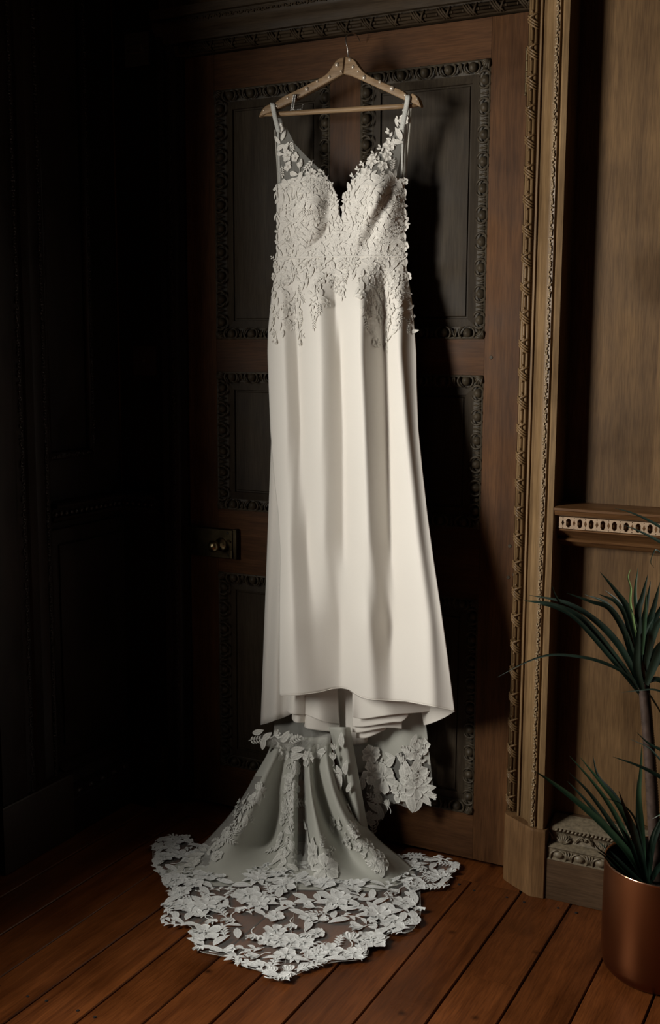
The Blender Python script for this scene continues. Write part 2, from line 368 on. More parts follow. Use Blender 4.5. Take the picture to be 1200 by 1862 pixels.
TR = vprof(JR, .172, 2.75, 'trim_1', M['archi']); tag(TR, 'carved and moulded door frame at the right of the door', kind='structure')
def ribbon_reed(m, base, along, side, out, L, unit=.0655, r=.0105):
    """bundle of reeds wrapped by crossed ribbons"""
    base, along, side, out = [np.array(q, float) for q in (base, along, side, out)]
    n = int(L/unit)+1
    for k, (s, h) in enumerate(((-.0075, .001), (0, .0045), (.0075, .001))):
        m.tube([base+side*s+out*h, base+along*L+side*s+out*h], .0042, 7)
    for i in range(n):
        c = i*unit+unit*.3
        for q in range(4):                       # wrapped ribbon
            pts = []
            for j in range(7):
                a = math.radians(-95+190*j/6)
                pts.append(base+along*min(L, max(0, (c+q*.0062-.010*math.sin(a)*(1 if q < 3 else -.6)-.002)))+side*(math.sin(a)*.0128)+out*(math.cos(a)*.0088+.001))
            m.tube(pts, [.0012, .0023, .0027, .0029, .0027, .0023, .0012], 5)
        if c+.028 < L: m.ball(base+along*(c+.027)+out*.008, (.003, .003, .0035), 6, 4)
        if c-.012 > 0: m.ball(base+along*(c-.011)+out*.008, (.003, .003, .0035), 6, 4)
m = MB(); od = np.array([-.25, -.97, 0]); sd = np.array([.97, -.25, 0])
ribbon_reed(m, (.9655, -.0285, .176), (0, 0, 1), sd, od, 2.4)
m.build('ribbon_and_reed_moulding', M['archi'], TR, smooth=True)
def foliate_band(m, base, along, side, out, L, wd=.012, unit=.024, seed=1):
    rr = random.Random(seed); base, along, side, out = [np.array(q, float) for q in (base, along, side, out)]; n = int(L/unit)
    for i in range(n):
        c = base+along*(i+.5)*unit
        s = 1 if i % 2 else -1
        pts = []
        for j in range(8):
            a = math.radians(-30+280*j/7); rad = .0062*(1-.55*j/7)
            pts.append(c+along*(rad*math.cos(a))+side*s*(rad*math.sin(a))*wd/.012+out*.002)
        m.tube(pts, [.001]+[.0017]*6+[.0022], 5)
        for k in range(3):
            a = rr.uniform(-.9, .9)
            m.tube([c-along*.008+out*.001, c-along*.011+side*a*wd*.55+out*.0035, c-along*rr.uniform(.002, .013)+side*a*wd+out*.0005], [.0008, .0022, .0006], 5)
        m.ball(c+along*unit*.5+side*rr.uniform(-.3, .3)*wd+out*.002, .0022, 6, 4)
m = MB(); foliate_band(m, (1.038, -.089, .176), (0, 0, 1), (.95, -.2, 0), (-.2, -.97, 0), 2.4, .0062, .017)
m.build('foliate_band', M['gilt'], TR, smooth=True)
# plinth block of the right jamb
PP = [(.953, .0), (.953, -.040), (.961, -.051), (1.037, -.101), (1.044, -.102), (1.073, -.099), (1.075, -.094), (1.075, -.0)]
m = MB(); k = len(PP); rings = []
for z, e in ((0, 0), (.166, 0), (.172, -.0015)): rings += [(x+(e if x < 1.05 else -e)*-1*0, y-e*.0, z) for x, y in PP]
rings[2*k:] = [(x, y*(.99), .172) for x, y in PP]
m.add(rings, [(r*k+j, r*k+(j+1) % k, (r+1)*k+(j+1) % k, (r+1)*k+j) for r in range(2) for j in range(k)]+[tuple(2*k+j for j in range(k))])
m.build('plinth_block', M['plinth'], TR)
# head
JH = [(2.070, .012), (2.070, -.010), (2.073, -.014), (2.095, -.020), (2.097, -.015), (2.101, -.016), (2.102, -.026), (2.108, -.028), (2.116, -.030), (2.126, -.038), (2.134, -.046), (2.140, -.049), (2.152, -.051), (2.154, -.044), (2.158, -.045), (2.159, -.055), (2.18, -.060), (2.183, -.02)]
m = MB(); k = len(JH); V = [(x, y, z) for x in (-.066, 1.0) for z, y in JH]; m.add(V, [(j, k+j, k+j+1, j+1) for j in range(k-1)])
TH = m.build('trim_2', M['archi_shade'], auto=35); tag(TH, 'moulded head of the door frame', kind='structure')
m = MB(); ribbon_reed(m, (.0, -.018, 2.084), (1, 0, 0), (0, -.3, .95), (0, -.95, -.3), .965); m.build('ribbon_and_reed_moulding', M['archi_shade'], TH, smooth=True)
m = MB(); foliate_band(m, (-.04, -.050, 2.146), (1, 0, 0), (0, -.2, .95), (0, -.97, -.2), 1.05, .0062, .017, 3); m.build('foliate_band', M['archi_shade'], TH, smooth=True)
# left jamb: shallower, in the corner
JL = [(0, .012), (-.001, -.006), (-.016, -.009), (-.018, -.018), (-.023, -.023), (-.038, -.027), (-.041, -.022), (-.045, -.023), (-.046, -.032), (-.062, -.035), (-.064, -.02)]
TL = vprof(JL[::-1], .0, 2.185, 'trim_3', M['dark']); tag(TL, 'narrow door frame, darkened for shade, at the left of the door', kind='structure')
m = MB(); foliate_band(m, (-.0305, -.025, .02), (0, 0, 1), (1, .2, 0), (.2, -.97, 0), 2.1, .0062, .017, 5); m.build('foliate_band', M['shadecarve'], TL, smooth=True)

# ================================================================== dado rail with fretwork (back wall, right)
RX0, RX1 = 1.069, 1.95
RP = [(-.02, .955), (-.085, .953), (-.103, .949), (-.104, .944), (-.099, .943), (-.098, .939), (-.094, .932), (-.086, .929), (-.080, .9285), (-.074, .9265), (-.074, .9005), (-.082, .898),
      (-.082, .895), (-.074, .892), (-.062, .882), (-.056, .876), (-.062, .875), (-.066, .872), (-.064, .868), (-.053, .867), (-.050, .861), (-.045, .856), (-.036, .853), (-.02, .852)]
def hrun(P, x0, x1, name, mat, parent=None):
    m = MB(); k = len(P); m.add([(x, y, z) for x in (x0, x1) for y, z in P], [(j, j+1, k+j+1, k+j) for j in range(k-1)])
    return m.build(name, mat, parent, auto=30)
RL = hrun(RP, RX0, RX1, 'trim_4', M['rail']); tag(RL, 'dado rail with pierced fretwork band', kind='structure')
def fret(x0, x1, z0, z1, y, name, parent, mat):
    cu = bpy.data.curves.new('fret', 'CURVE'); cu.dimensions = '2D'; cu.fill_mode = 'BOTH'; cu.extrude = .0022
    def sp(pts):
        s = cu.splines.new('POLY'); s.points.add(len(pts)-1); s.use_cyclic_u = True
        for q, (a, b) in zip(s.points, pts): q.co = (a, b, 0, 1)
    sp([(x0, z0), (x1, z0), (x1, z1), (x0, z1)])
    H = z1-z0; c = (z0+z1)/2; p = .0262; x = x0+.009
    while x < x1-.02:
        sp([(x, c+H*.30), (x+.0033, c), (x, c-H*.30), (x-.0033, c)])
        for s in (-1, 1): sp([(x+.0013*math.cos(a), c+s*H*.42+.0013*math.sin(a)) for a in np.linspace(0, 2*math.pi, 7)[:-1]])
        X = x+p/2
        pts = [(X-.0055, c-H*.24), (X-.0035, c-H*.27), (X-.0035, c-H*.35), (X, c-H*.40), (X+.0035, c-H*.35), (X+.0035, c-H*.27), (X+.0055, c-H*.24)]
        pts = pts+[(a, 2*c-b) for a, b in pts[::-1]]; sp(pts); x += p
    o = bpy.data.objects.new('tmp', cu); COL.objects.link(o); dg = bpy.context.evaluated_depsgraph_get()
    me = bpy.data.meshes.new_from_object(o.evaluated_get(dg)); bpy.data.objects.remove(o)
    me.transform(Matrix(((1, 0, 0, 0), (0, 0, -1, y), (0, 1, 0, 0), (0, 0, 0, 1)))); me.materials.clear(); me.materials.append(mat)
    q = bpy.data.objects.new(name, me); COL.objects.link(q); q.parent = parent; return q
fret(1.077, RX1, .9005, .9272, -.0835, 'fretwork_band', RL, M['fret'])

# ================================================================== skirting (back wall, right)
SP = [(-.02, .0), (-.0, .0)]
SB = hrun([(-.093, .0), (-.093, .100), (-.088, .103), (-.088, .126), (-.090, .130), (-.084, .134), (-.070, .138), (-.066, .150), (-.066, .160), (-.074, .166), (-.074, .174), (-.070, .177), (-.030, .192), (-.02, .195)][::-1], 1.076, 1.95, 'baseboard_right', M['skirt'])
tag(SB, 'tall carved oak skirting at the right of the door', kind='structure')
m = MB(); m.add(*((lambda P: ([(x, y, z) for x in (1.078, 1.95) for y, z in P], [(j, len(P)+j, len(P)+j+1, j+1) for j in range(len(P)-1)]))([(-.0935, .1005), (-.0885, .104), (-.0885, .126), (-.0915, .130), (-.085, .1345), (-.0705, .1385), (-.0665, .150), (-.0665, .160), (-.0745, .1665), (-.0745, .174), (-.0705, .1775), (-.030, .1925)])))
m.build('skirting_cornice', M['skirtcarve'], SB, auto=30)
m = MB()
for i in range(15):                                    # egg band
    x = 1.098+i*.0505
    m.ball((x+.006, -.088, .1135), (.0135, .009, .0095), 12, 7)
    for s in (-1, 1):
        pts = [(x+.006+s*.019*math.cos(a), -.0915, .1085+.0165*math.sin(a)) for a in np.linspace(-.5, 1.5, 7)]
        m.tube(pts, [.001, .0022, .0026, .0026, .0024, .002, .001], 6)
    for k in (-1, 0, 1): m.tube([(x+.031+k*.003, -.089, .103), (x+.031+k*.0045, -.093, .114), (x+.031+k*.008, -.089, .1255)], [.001, .0026, .001], 5)
m.build('egg_carving', M['skirtcarve'], SB, smooth=True)
m = MB()
for i in range(90):                                    # rope of beads
    x = 1.09+i*.0095; m.tube([(x, -.076, .1665), (x+.004, -.0775, .170), (x+.008, -.076, .174)], [.0012, .0032, .0012], 6)
m.build('rope_carving', M['skirtcarve'], SB, smooth=True)
m = MB()
for i in range(9):                                     # palmettes and scrolls on the cove
    x = 1.112+i*.095
    for k in range(-3, 4):
        a = math.radians(90+k*21)
        m.tube([(x, -.079, .139), (x+.012*math.cos(a), -.0765, .139+.010*math.sin(a)), (x+.020*math.cos(a), -.071, .139+.022*math.sin(a))], [.001, .0026, .0012], 5)
    for s in (-1, 1):
        pts = [(x+s*(.047-.030*(j/10)*math.cos(0))+s*.0*j, -.071-.002, .150+.010*math.sin(j*.55)) for j in range(8)]
        m.tube(pts, [.001]+[.0024]*6+[.001], 5)
        pts = [(x+s*.042+.006*(1-.07*j)*math.cos(j*.6), -.073, .156+.006*(1-.07*j)*math.sin(j*.6)) for j in range(10)]
        m.tube(pts, .0016, 5)
m.build('palmette_carving', M['skirtcarve'], SB, smooth=True)

# ================================================================== left wall
wl = MB(); XL = -.222
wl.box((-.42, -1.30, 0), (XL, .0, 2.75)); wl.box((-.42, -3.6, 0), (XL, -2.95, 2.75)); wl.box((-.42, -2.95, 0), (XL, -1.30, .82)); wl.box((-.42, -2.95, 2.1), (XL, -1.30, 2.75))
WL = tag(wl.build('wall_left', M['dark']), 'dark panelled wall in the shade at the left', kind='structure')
wn = empty('window_1'); tag(wn, 'window in the left wall that lights the room', kind='structure')
for y in (-2.93, -2.13, -1.34): MB().box((-.34, y, .82), (-.31, y+.025, 2.1)).build('window_bar', M['dark'], wn)
for z in (.83, 1.42, 2.07): MB().box((-.34, -2.94, z), (-.31, -1.31, z+.025)).build('window_bar', M['dark'], wn)
# panel mouldings
m = MB()
def lstrip(m, y0, y1, z0, z1, t, b=.003): m.box((XL, y0, z0), (XL+t, y1, z1), b)
for y, z0, z1 in ((-.158, 1.02, 2.7), (-.335, 1.02, 2.7)):
    m.tube([(XL+.006, y, z0), (XL+.006, y, z1)], .011, 8); m.tube([(XL+.003, y+.014, z0), (XL+.003, y+.014, z1)], .006, 8)
m.tube([(XL+.006, -.158, 1.025), (XL+.006, -.335, 1.025)], .011, 8)
m.build('panel_moulding', M['dark'], WL, smooth=True)
m = MB(); foliate_band(m, (XL+.015, -.158, 1.03), (0, 0, 1), (0, 1, 0), (1, 0, 0), 1.6, .008, .020, 8); foliate_band(m, (XL+.015, -.33, 1.025), (0, 1, 0), (0, 0, 1), (1, 0, 0), .165, .008, .020, 9)
m.build('foliate_band', M['shadecarve'], WL, smooth=True)
m = MB(); m.box((XL, -.34, .19), (XL+.012, -.02, .83), .002); m.box((XL, -.31, .235), (XL+.018, -.05, .79), .004); m.build('lower_panel', M['dark'], WL)
# dado rail round the corner
LP = [(.0, .905), (.040, .903), (.046, .898), (.044, .892), (.030, .888), (.026, .880), (.026, .868), (.034, .864), (.030, .856), (.014, .848), (.0, .845)]
m = MB(); k = len(LP); pts = [[(XL+h, -.345, z) for h, z in LP], [(XL+h, -.026-h, z) for h, z in LP], [(-.066, -.026-h, z) for h, z in LP]]
m.add([p for q in pts for p in q], [(r*k+j, (r+1)*k+j, (r+1)*k+j+1, r*k+j+1) for r in range(2) for j in range(k-1)])
DL = m.build('trim_5', M['dark'], auto=30); tag(DL, 'dado rail in the dark corner', kind='structure')
m = MB()
for i in range(15): m.ball((XL+.030, -.335+i*.0205, .874), (.005, .0065, .0065), 8, 5)
for i in range(5): m.ball((XL+.048+i*.0205, -.056, .874), (.0065, .005, .0065), 8, 5)
m.build('bead_row', M['shadecarve'], DL, smooth=True)
LS = [(.0, .195), (.022, .190), (.040, .176), (.034, .160), (.044, .135), (.062, .128), (.062, .104), (.066, .100), (.066, .0)]
m = MB(); k = len(LS); pts = [[(XL+h, -.345, z) for h, z in LS], [(XL+h, -.026-h, z) for h, z in LS], [(-.066, -.026-h, z) for h, z in LS]]
m.add([p for q in pts for p in q], [(r*k+j, (r+1)*k+j, (r+1)*k+j+1, r*k+j+1) for r in range(2) for j in range(k-1)])
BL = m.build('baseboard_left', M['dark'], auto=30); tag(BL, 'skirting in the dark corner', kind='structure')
m = MB()
for i in range(6): m.ball((XL+.060, -.31+i*.0505, .115), (.008, .0135, .009), 10, 6)
m.build('egg_carving', M['shadecarve'], BL, smooth=True)
# window architrave with plinth block, nearest on the left
LA = [(.0, -.352), (.030, -.353), (.034, -.362), (.030, -.368), (.040, -.374), (.046, -.392), (.040, -.400), (.036, -.412), (.044, -.430), (.050, -.455), (.044, -.460), (.052, -.470), (.064, -.492), (.058, -.505), (.064, -.52), (.064, -.60), (0, -.60)]
LAt = MB(); k = len(LA); LAt.add([(XL+h, y, z) for z in (.176, 2.75) for h, y in LA], [(j, j+1, k+j+1, k+j) for j in range(k-1)])
WT = LAt.build('trim_6', M['dark'], auto=30); tag(WT, 'carved window architrave at the far left', kind='structure')
m = MB(); foliate_band(m, (XL+.044, -.384, .18), (0, 0, 1), (0, 1, 0), (1, 0, 0), 2.5, .009, .022, 12); foliate_band(m, (XL+.062, -.492, .18), (0, 0, 1), (0, 1, 0), (1, 0, 0), 2.5, .009, .022, 13)
m.build('foliate_band', M['shadecarve'], WT, smooth=True)
MB().box((XL, -.61, 0), (XL+.072, -.346, .176), .003).build('plinth_block', M['shadecarve'], WT)
MB().box((-.6, -3.6, 2.75), (2.4, .1, 2.8)).build('ceiling', M['dark'])['kind'] = 'structure'

# ================================================================== wall plates
s1 = empty('light_switch'); tag(s1, 'square metal rocker light switch high in the dark corner', 'switch')
MB().box((-.170, -.0305, 2.056), (-.092, -.0262, 2.141), .0008).build('face_plate', M['plate'], s1)
MB().box((-.152, -.037, 2.087), (-.113, -.0302, 2.110), .002).build('rocker', M['plate'], s1)
for x in (-.158, -.103):
    MB().ball((x, -.0305, 2.098), (.003, .0012, .003), 8, 4).build('screw', M['charm'], s1)
s2 = empty('wall_plate'); tag(s2, 'dark bronze wall plate with a small toggle beside the door frame', 'switch')
MB().box((-.162, -.0305, 1.232), (-.084, -.0262, 1.313), .0008).build('face_plate', M['plate2'], s2)
MB().tube([(-.123, -.030, 1.274), (-.123, -.040, 1.270)], [.0035, .0025], 8).build('toggle', M['brassb'], s2)

# ================================================================== wooden hanger
H = empty('coat_hanger'); tag(H, 'pale wooden bridal hanger studded with pearls, hooked over the door top', 'hanger')
HY = -.100
def plate_px(pts, Y, th, name, mat, parent, bev=.0035):
    P = at([p[0] for p in pts], [p[1] for p in pts], Y); bm = bmesh.new()
    a = [bm.verts.new((q[0], Y-th/2, q[2])) for q in P]; b = [bm.verts.new((q[0], Y+th/2, q[2])) for q in P]; n = len(a)
    bm.faces.new(a[::-1]); bm.faces.new(b)
    for i in range(n): bm.faces.new((a[i], a[(i+1) % n], b[(i+1) % n], b[i]))
    bmesh.ops.recalc_face_normals(bm, faces=bm.faces)
    bmesh.ops.bevel(bm, geom=[e for e in bm.edges if abs(e.verts[0].co.y-e.verts[1].co.y) < 1e-6], offset=bev, segments=3, affect='EDGES', clamp_overlap=True)
    bmesh.ops.triangulate(bm, faces=[f for f in bm.faces if len(f.verts) > 4])
    me = bpy.data.meshes.new(name); bm.to_mesh(me); bm.free(); me.materials.append(mat)
    for p in me.polygons: p.use_smooth = True
    o = bpy.data.objects.new(name, me); COL.objects.link(o); o.parent = parent
    m = o.modifiers.new('n', 'WEIGHTED_NORMAL'); m.keep_sharp = False
    return o
LA_ = crom([(629.5, 105), (619, 107), (610, 115), (602, 128), (591, 139), (570, 150), (545, 163), (520, 175), (507, 184), (500, 189), (488, 192), (479, 200), (473, 212)], 4)+crom([(474, 214), (482, 210), (492, 206), (500, 202), (520, 193), (560, 172), (600, 150), (622, 138), (626, 135.5)], 3)
RA_ = crom([(630.5, 105), (641, 106), (649, 112), (657, 124), (668, 135), (685, 144), (715, 157), (735, 166), (742, 173), (746, 177), (751, 171), (757, 173), (764, 181), (768, 193)], 4)+crom([(766, 196), (757, 191), (747, 187), (735, 182), (700, 166), (670, 152), (640, 139), (626.5, 135.5)], 3)
plate_px([tuple(p) for p in LA_], HY, .016, 'hanger_arm', M['hanger'], H); plate_px([tuple(p) for p in RA_], HY, .016, 'hanger_arm', M['hanger'], H)
b0 = at(478, 209, HY); b1 = at(760, 191.5, HY)
MB().tube([b0+(b1-b0)*t for t in np.linspace(0, 1, 9)], [.0035, .006, .0062, .0062, .0062, .0062, .0062, .006, .004], 12).build('trouser_bar', M['hanger'], H, smooth=True)
hk = [at(634, 108, HY), at(632.5, 97, HY), at(632, 88, HY-.002), at(629.5, 79, HY-.003), at(629, 70, HY), at(631, 64, HY+.012)]
hk += [hk[-1]+np.array([.001, .02, .010]), hk[-1]+np.array([.001, .05, .012]), hk[-1]+np.array([.001, .070, .001])]
MB().tube(crom(hk, 5), .0013, 8).build('hook', M['wire'], H, smooth=True)
pe = [(613, 118, 4), (620, 129, 2), (599, 140, 3), (577, 148, 2.4), (558, 162, 4), (523, 178, 2.6), (503, 193, 2.4), (480, 201, 2), (636, 109, 3), (642, 122, 3), (651, 130, 2), (662, 141, 4), (691, 149, 3), (713, 161, 4.5), (737, 173, 2.6), (758, 180, 2.2)]
first = None
for x, y, r in pe:
    P = at(x, y, HY-.0075)
    if first is None:
        o = mesh_obj('pearl', *((lambda b: (b.v, b.f))(MB().ball((0, 0, 0), .001, 14, 8))), M['pearl'], H); first = o
    else: o = first.copy(); COL.objects.link(o)
    o.parent = H; o.location = P; o.scale = (r*1.45, r*1.2, r*1.45)
# dangling initial set with stones
ch = MB()
def pl(x, y, d=0): return at(x, y, HY-.013-d)
ch.tube([pl(536, 172), pl(531.5, 199)], .0034, 6); ch.tube([pl(526, 201), pl(548, 198.5), pl(551.5, 190)], [.0014, .0016, .0008], 6); ch.tube([pl(531, 172.5), pl(543, 172.5)], .0012, 6)
cb = ch.build('initial_charm', M['charm'], H); cb['label'] = 'letter L set with small clear stones'
st = MB()
for i in range(10):
    t = i/9
    for s in (-1.6, 1.6): st.ball(pl(535.5-4.2*t+s*1.15, 173.5+25*t, .0036), .0016, 6, 4)
for i in range(9): st.ball(pl(528+21*i/8, 200.5-2*i/8, .002), .001, 6, 4)
for i in range(3): st.ball(pl(549.5+.7*i, 196-3*i, .0015), .001, 6, 4)
st.build('stone', M['stone'], cb, smooth=True)

# ================================================================== wedding dress
G = empty('wedding_dress'); tag(G, 'ivory crepe wedding dress with floral lace bodice and long lace train', 'dress')
def lin(x, X, Y): return np.interp(x, X, Y)
SL = ([330, 345, 400, 465, 500, 540, 600, 640, 700, 780, 860, 940, 1020, 1100, 1200, 1260, 1330], [504, 503, 504, 503.5, 500, 494, 488, 487, 489, 492, 492, 488, 485, 481, 477, 475, 474])
SR = ([320, 345, 400, 465, 500, 540, 600, 640, 700, 780, 860, 940, 1020, 1100, 1200, 1293, 1330], [735, 736, 736, 737, 741, 748, 754, 757, 758, 761, 769, 778, 789, 801, 815, 827, 829])
# fold slopes: rows of (y, [(x, slope)]) ; positive = surface comes nearer to the right (turned to the window)
FR = [
 (470, [(500, .2), (525, .0), (560, .2), (600, -.1), (640, .2), (668, .3), (690, -.5), (712, .2), (735, -.3)]),
 (540, [(494, .3), (508, .1), (517, -.5), (533, -.3), (541, .45), (570, .35), (590, -.45), (608, -.5), (613, .45), (650, .4), (664, -.5), (695, -.6), (701, .55), (722, .4), (736, -.6), (750, -.8)]),
 (640, [(487, .3), (512, .22), (521, -.62), (540, -.62), (546, .5), (575, .42), (588, -.35), (600, -.6), (618, -.6), (623, .55), (652, .45), (661, -.62), (696, -.62), (705, .7), (722, .6), (731, -.7), (757, -.55)]),
 (780, [(492, .25), (518, .15), (526, -.62), (546, -.65), (551, .5), (578, .42), (590, -.45), (600, -.55), (622, -.55), (629, .6), (658, .5), (667, -.62), (700, -.65), (709, .65), (732, .5), (744, -.7), (761, -.55)]),
 (980, [(488, .1), (508, .3), (522, .3), (531, -.62), (556, -.62), (564, .35), (582, .25), (594, -.5), (622, -.55), (632, .6), (664, .45), (675, -.62), (705, -.65), (714, .42), (752, .5), (766, -.65), (783, -.55)]),
 (1130, [(482, .1), (510, .3), (526, .2), (538, -.6), (560, -.6), (577, -.42), (590, -.45), (616, -.5), (628, .55), (660, .4), (678, -.75), (702, -.75), (718, .1), (735, .35), (770, .45), (788, -.6), (804, -.55)]),
 (1265, [(475, .1), (510, .2), (530, .1), (545, -.3), (568, -.45), (585, -.45), (598, -.42), (616, -.25), (631, .45), (668, .25), (688, -.4), (705, -.3), (722, .15), (740, .3), (775, .4), (796, -.35), (827, -.45)]),
]
FR = [(y, [(x, g*1.85*(1 if i < len(r)-2 else (.7, .0)[i-len(r)+2])) for i, (x, g) in enumerate(r)]) for y, r in FR]
NXP = 400
FX = np.linspace(465, 840, NXP)
FRS = []
for y, kn in FR:
    xs = [k[0] for k in kn]; s = np.interp(FX, xs, [k[1] for k in kn]); ker = np.hanning(13); ker /= ker.sum()
    s = np.convolve(np.pad(s, 6, 'edge'), ker, 'valid'); FRS.append(s)
FRS = np.array(FRS); FY = np.array([r[0] for r in FR], float)
# sample table of depth D(y, x)
TY = np.arange(300, 1345, 5.0); TD = np.zeros((len(TY), NXP))
for i, y in enumerate(TY):
    yy = min(max(y, FY[0]), FY[-1]); k = min(int(np.searchsorted(FY, yy, 'right'))-1, len(FY)-2); t = (yy-FY[k])/(FY[k+1]-FY[k]);     # warp x so that folds follow between the rows
    xa = np.array([q[0] for q in FR[k][1]], float); xb = np.array([q[0] for q in FR[k+1][1]], float)
    if len(xa) == len(xb): s = np.interp(FX, xa*(1-t)+xb*t, np.array([q[1] for q in FR[k][1]])*(1-t)+np.array([q[1] for q in FR[k+1][1]])*t); s = np.convolve(np.pad(s, 6, 'edge'), ker, 'valid')
    else: s = FRS[k]*(1-t)+FRS[k+1]*t
    if y < 540: s = s*max(0, (y-455)/85)
    d = np.cumsum(s)*(FX[1]-FX[0])/690.
    l, r = np.interp(y, *SL), np.interp(y, *SR); dl, dr = np.interp(l, FX, d), np.interp(r, FX, d)
    u = np.clip((FX-l)/(r-l), 0, 1)
    d = d-(dl+(dr-dl)*u)
    TD[i] = d-np.percentile(d[(FX > l) & (FX < r)], 30)
for _ in range(14): TD[1:-1] = (TD[:-2]+TD[1:-1]*2+TD[2:])/4
def samp(px, py):
    fy = np.clip((py-TY[0])/5, 0, len(TY)-1.001); fx = np.clip((px-FX[0])/(FX[1]-FX[0]), 0, NXP-1.001)
    i = fy.astype(int); j = fx.astype(int); a = fy-i; b = fx-j
    return TD[i, j]*(1-a)*(1-b)+TD[i+1, j]*a*(1-b)+TD[i, j+1]*(1-a)*b+TD[i+1, j+1]*a*b
def bodyY(px, py):
    px, py = np.broadcast_arrays(np.asarray(px, float), np.asarray(py, float))
    l = lin(py, *SL); r = lin(py, *SR); u = np.clip((px-l)/(r-l), 0, 1)
    e = np.clip(4*u*(1-u), 0, 1)**(.6+.35*np.clip((u-.5)*2, 0, 1))
    base = lin(py, [180, 330, 465, 640, 1265, 1340], [-.098, -.066, -.062, -.075, -.085, -.085])
    bul = lin(py, [200, 300, 380, 465, 560, 640, 900, 1265], [0, .02, .030, .030, .042, .042, .040, .045])
    Y = base-bul*e-.060*u**1.5*np.clip((py-520)/500, 0, 1)
    for cx, cy, sx, sy, h in ((556, 368, 44, 62, .040), (684, 362, 42, 64, .040)):
        q = ((px-cx)/sx)**2+((py-cy)/sy)**2; Y = Y-h*np.exp(-q)
    # creases in the bodice
    def groove(x0, y0, x1, y1, wd, h):
        dx, dy = x1-x0, y1-y0; L2 = dx*dx+dy*dy; t = ((px-x0)*dx+(py-y0)*dy)/L2; tt = np.clip(t, 0, 1)
        s = ((px-x0)*dy-(py-y0)*dx)/math.sqrt(L2); fade = np.exp(-((t-tt)*math.sqrt(L2)/18)**2)*np.sin(np.clip(tt, .02, .98)*math.pi)**.4
        return h*np.exp(-(s/wd)**2)*fade
    Y = Y+groove(714, 342, 662, 455, 11, .013)-groove(698, 335, 648, 440, 9, .006)+groove(668, 340, 655, 400, 8, .008)+groove(598, 350, 590, 450, 12, .009)+groove(535, 345, 520, 430, 7, .005)+groove(612, 400, 560, 458, 8, .008)
    return Y-samp(px, py)*np.clip((py-440)/60, 0, 1)
def body(a, b, lift=0.0): return at(a, b, bodyY(a, b)-lift)
def px_sheet(name, top, bot, Yf, mat, parent=G, nu=60, nv=40, th=.0012, left=None):
    """cloth between a top line and a bottom line, both measured; u runs across, v down"""
    u = np.linspace(0, 1, nu)[:, None]; v = np.linspace(0, 1, nv)[None, :]
    tu = np.linspace(0, 1, len(top)); bu = np.linspace(0, 1, len(bot))
    def cx(P, i):
        P = np.array(crom([(q[0], q[1], 0) for q in P], 8)) if len(P) > 2 else np.array([(q[0], q[1], 0) for q in P], float); return np.interp(u, np.linspace(0, 1, len(P)), P[:, i])
    X = cx(top, 0)*(1-v)+cx(bot, 0)*v; Y = cx(top, 1)*(1-v)+cx(bot, 1)*v
    P = at(X, Y, Yf(u+0*v, v+0*u, X, Y)); m = MB().grid(P); o = m.build(name, mat, parent, smooth=True)
    if th: s = o.modifiers.new('th', 'SOLIDIFY'); s.thickness = th; s.offset = 0
    return o
# ---- skirt
sk_top = [(lin(466, *SL)+(lin(466, *SR)-lin(466, *SL))*t, 466.0+(-3*t)) for t in np.linspace(0, 1, 9)]
HEM = [(509, 1265), (545, 1264), (580, 1259.5), (605, 1253), (622, 1251.5), (636, 1254), (645, 1261), (657, 1268.5), (675, 1273), (700, 1274), (740, 1276), (780, 1283.5), (827, 1293)]
HX = [h[0] for h in HEM]; HYy = [h[1] for h in HEM]
nU, nV = 190, 150; us = np.linspace(0, 1, nU); vs = np.linspace(0, 1, nV)
FLx = ([460, 780, 860, 940, 1000, 1265], [0, 0, 6, 19, 24, 34])
P = np.zeros((nU, nV, 3)); hem_smooth = np.interp(np.linspace(509, 827, nU), HX, HYy)
for i, u in enumerate(us):
    for_ = hem_smooth[i]; ty = 466-3*u; y = ty+(for_-ty)*vs
    l = lin(y, *SL)+lin(y, *FLx); r = lin(y, *SR); x = l+(r-l)*u
    P[i] = body(x, y)
m = MB().grid(P); skirt = m.build('skirt', M['crepe'], G, smooth=True)
s = skirt.modifiers.new('th', 'SOLIDIFY'); s.thickness = .0012; s.offset = 1
# hem stitching
hs = MB(); hs.tube([body(x, np.interp(x, HX, HYy)-.8, .0016) for x in np.linspace(510, 826, 90)], .0009, 5); hs.build('hem_seam', M['crepe'], skirt, smooth=True)
# side panel hanging behind at the left
def sideY(u, v, X, Y): return lin(Y, [780, 1320], [-.066, -.060])-.030*np.sin(np.clip(u*1.1, 0, 1)*2.6)-.004*np.sin(u*16)+.004
px_sheet('side_panel', [(494, 780), (520, 780), (545, 780)], [(474, 1318), (483, 1316), (500, 1310), (520, 1303), (545, 1290)], sideY, M['crepe'])
# back of the skirt, behind everything
def backY(u, v, X, Y): return -.030-.012*np.cos(u*math.pi*2)+.004*np.cos(u*25)
px_sheet('skirt_back', [(508, 425), (620, 428), (734, 422)], [(505, 1255), (600, 1258), (700, 1262), (790, 1270)], backY, M['crepe'])
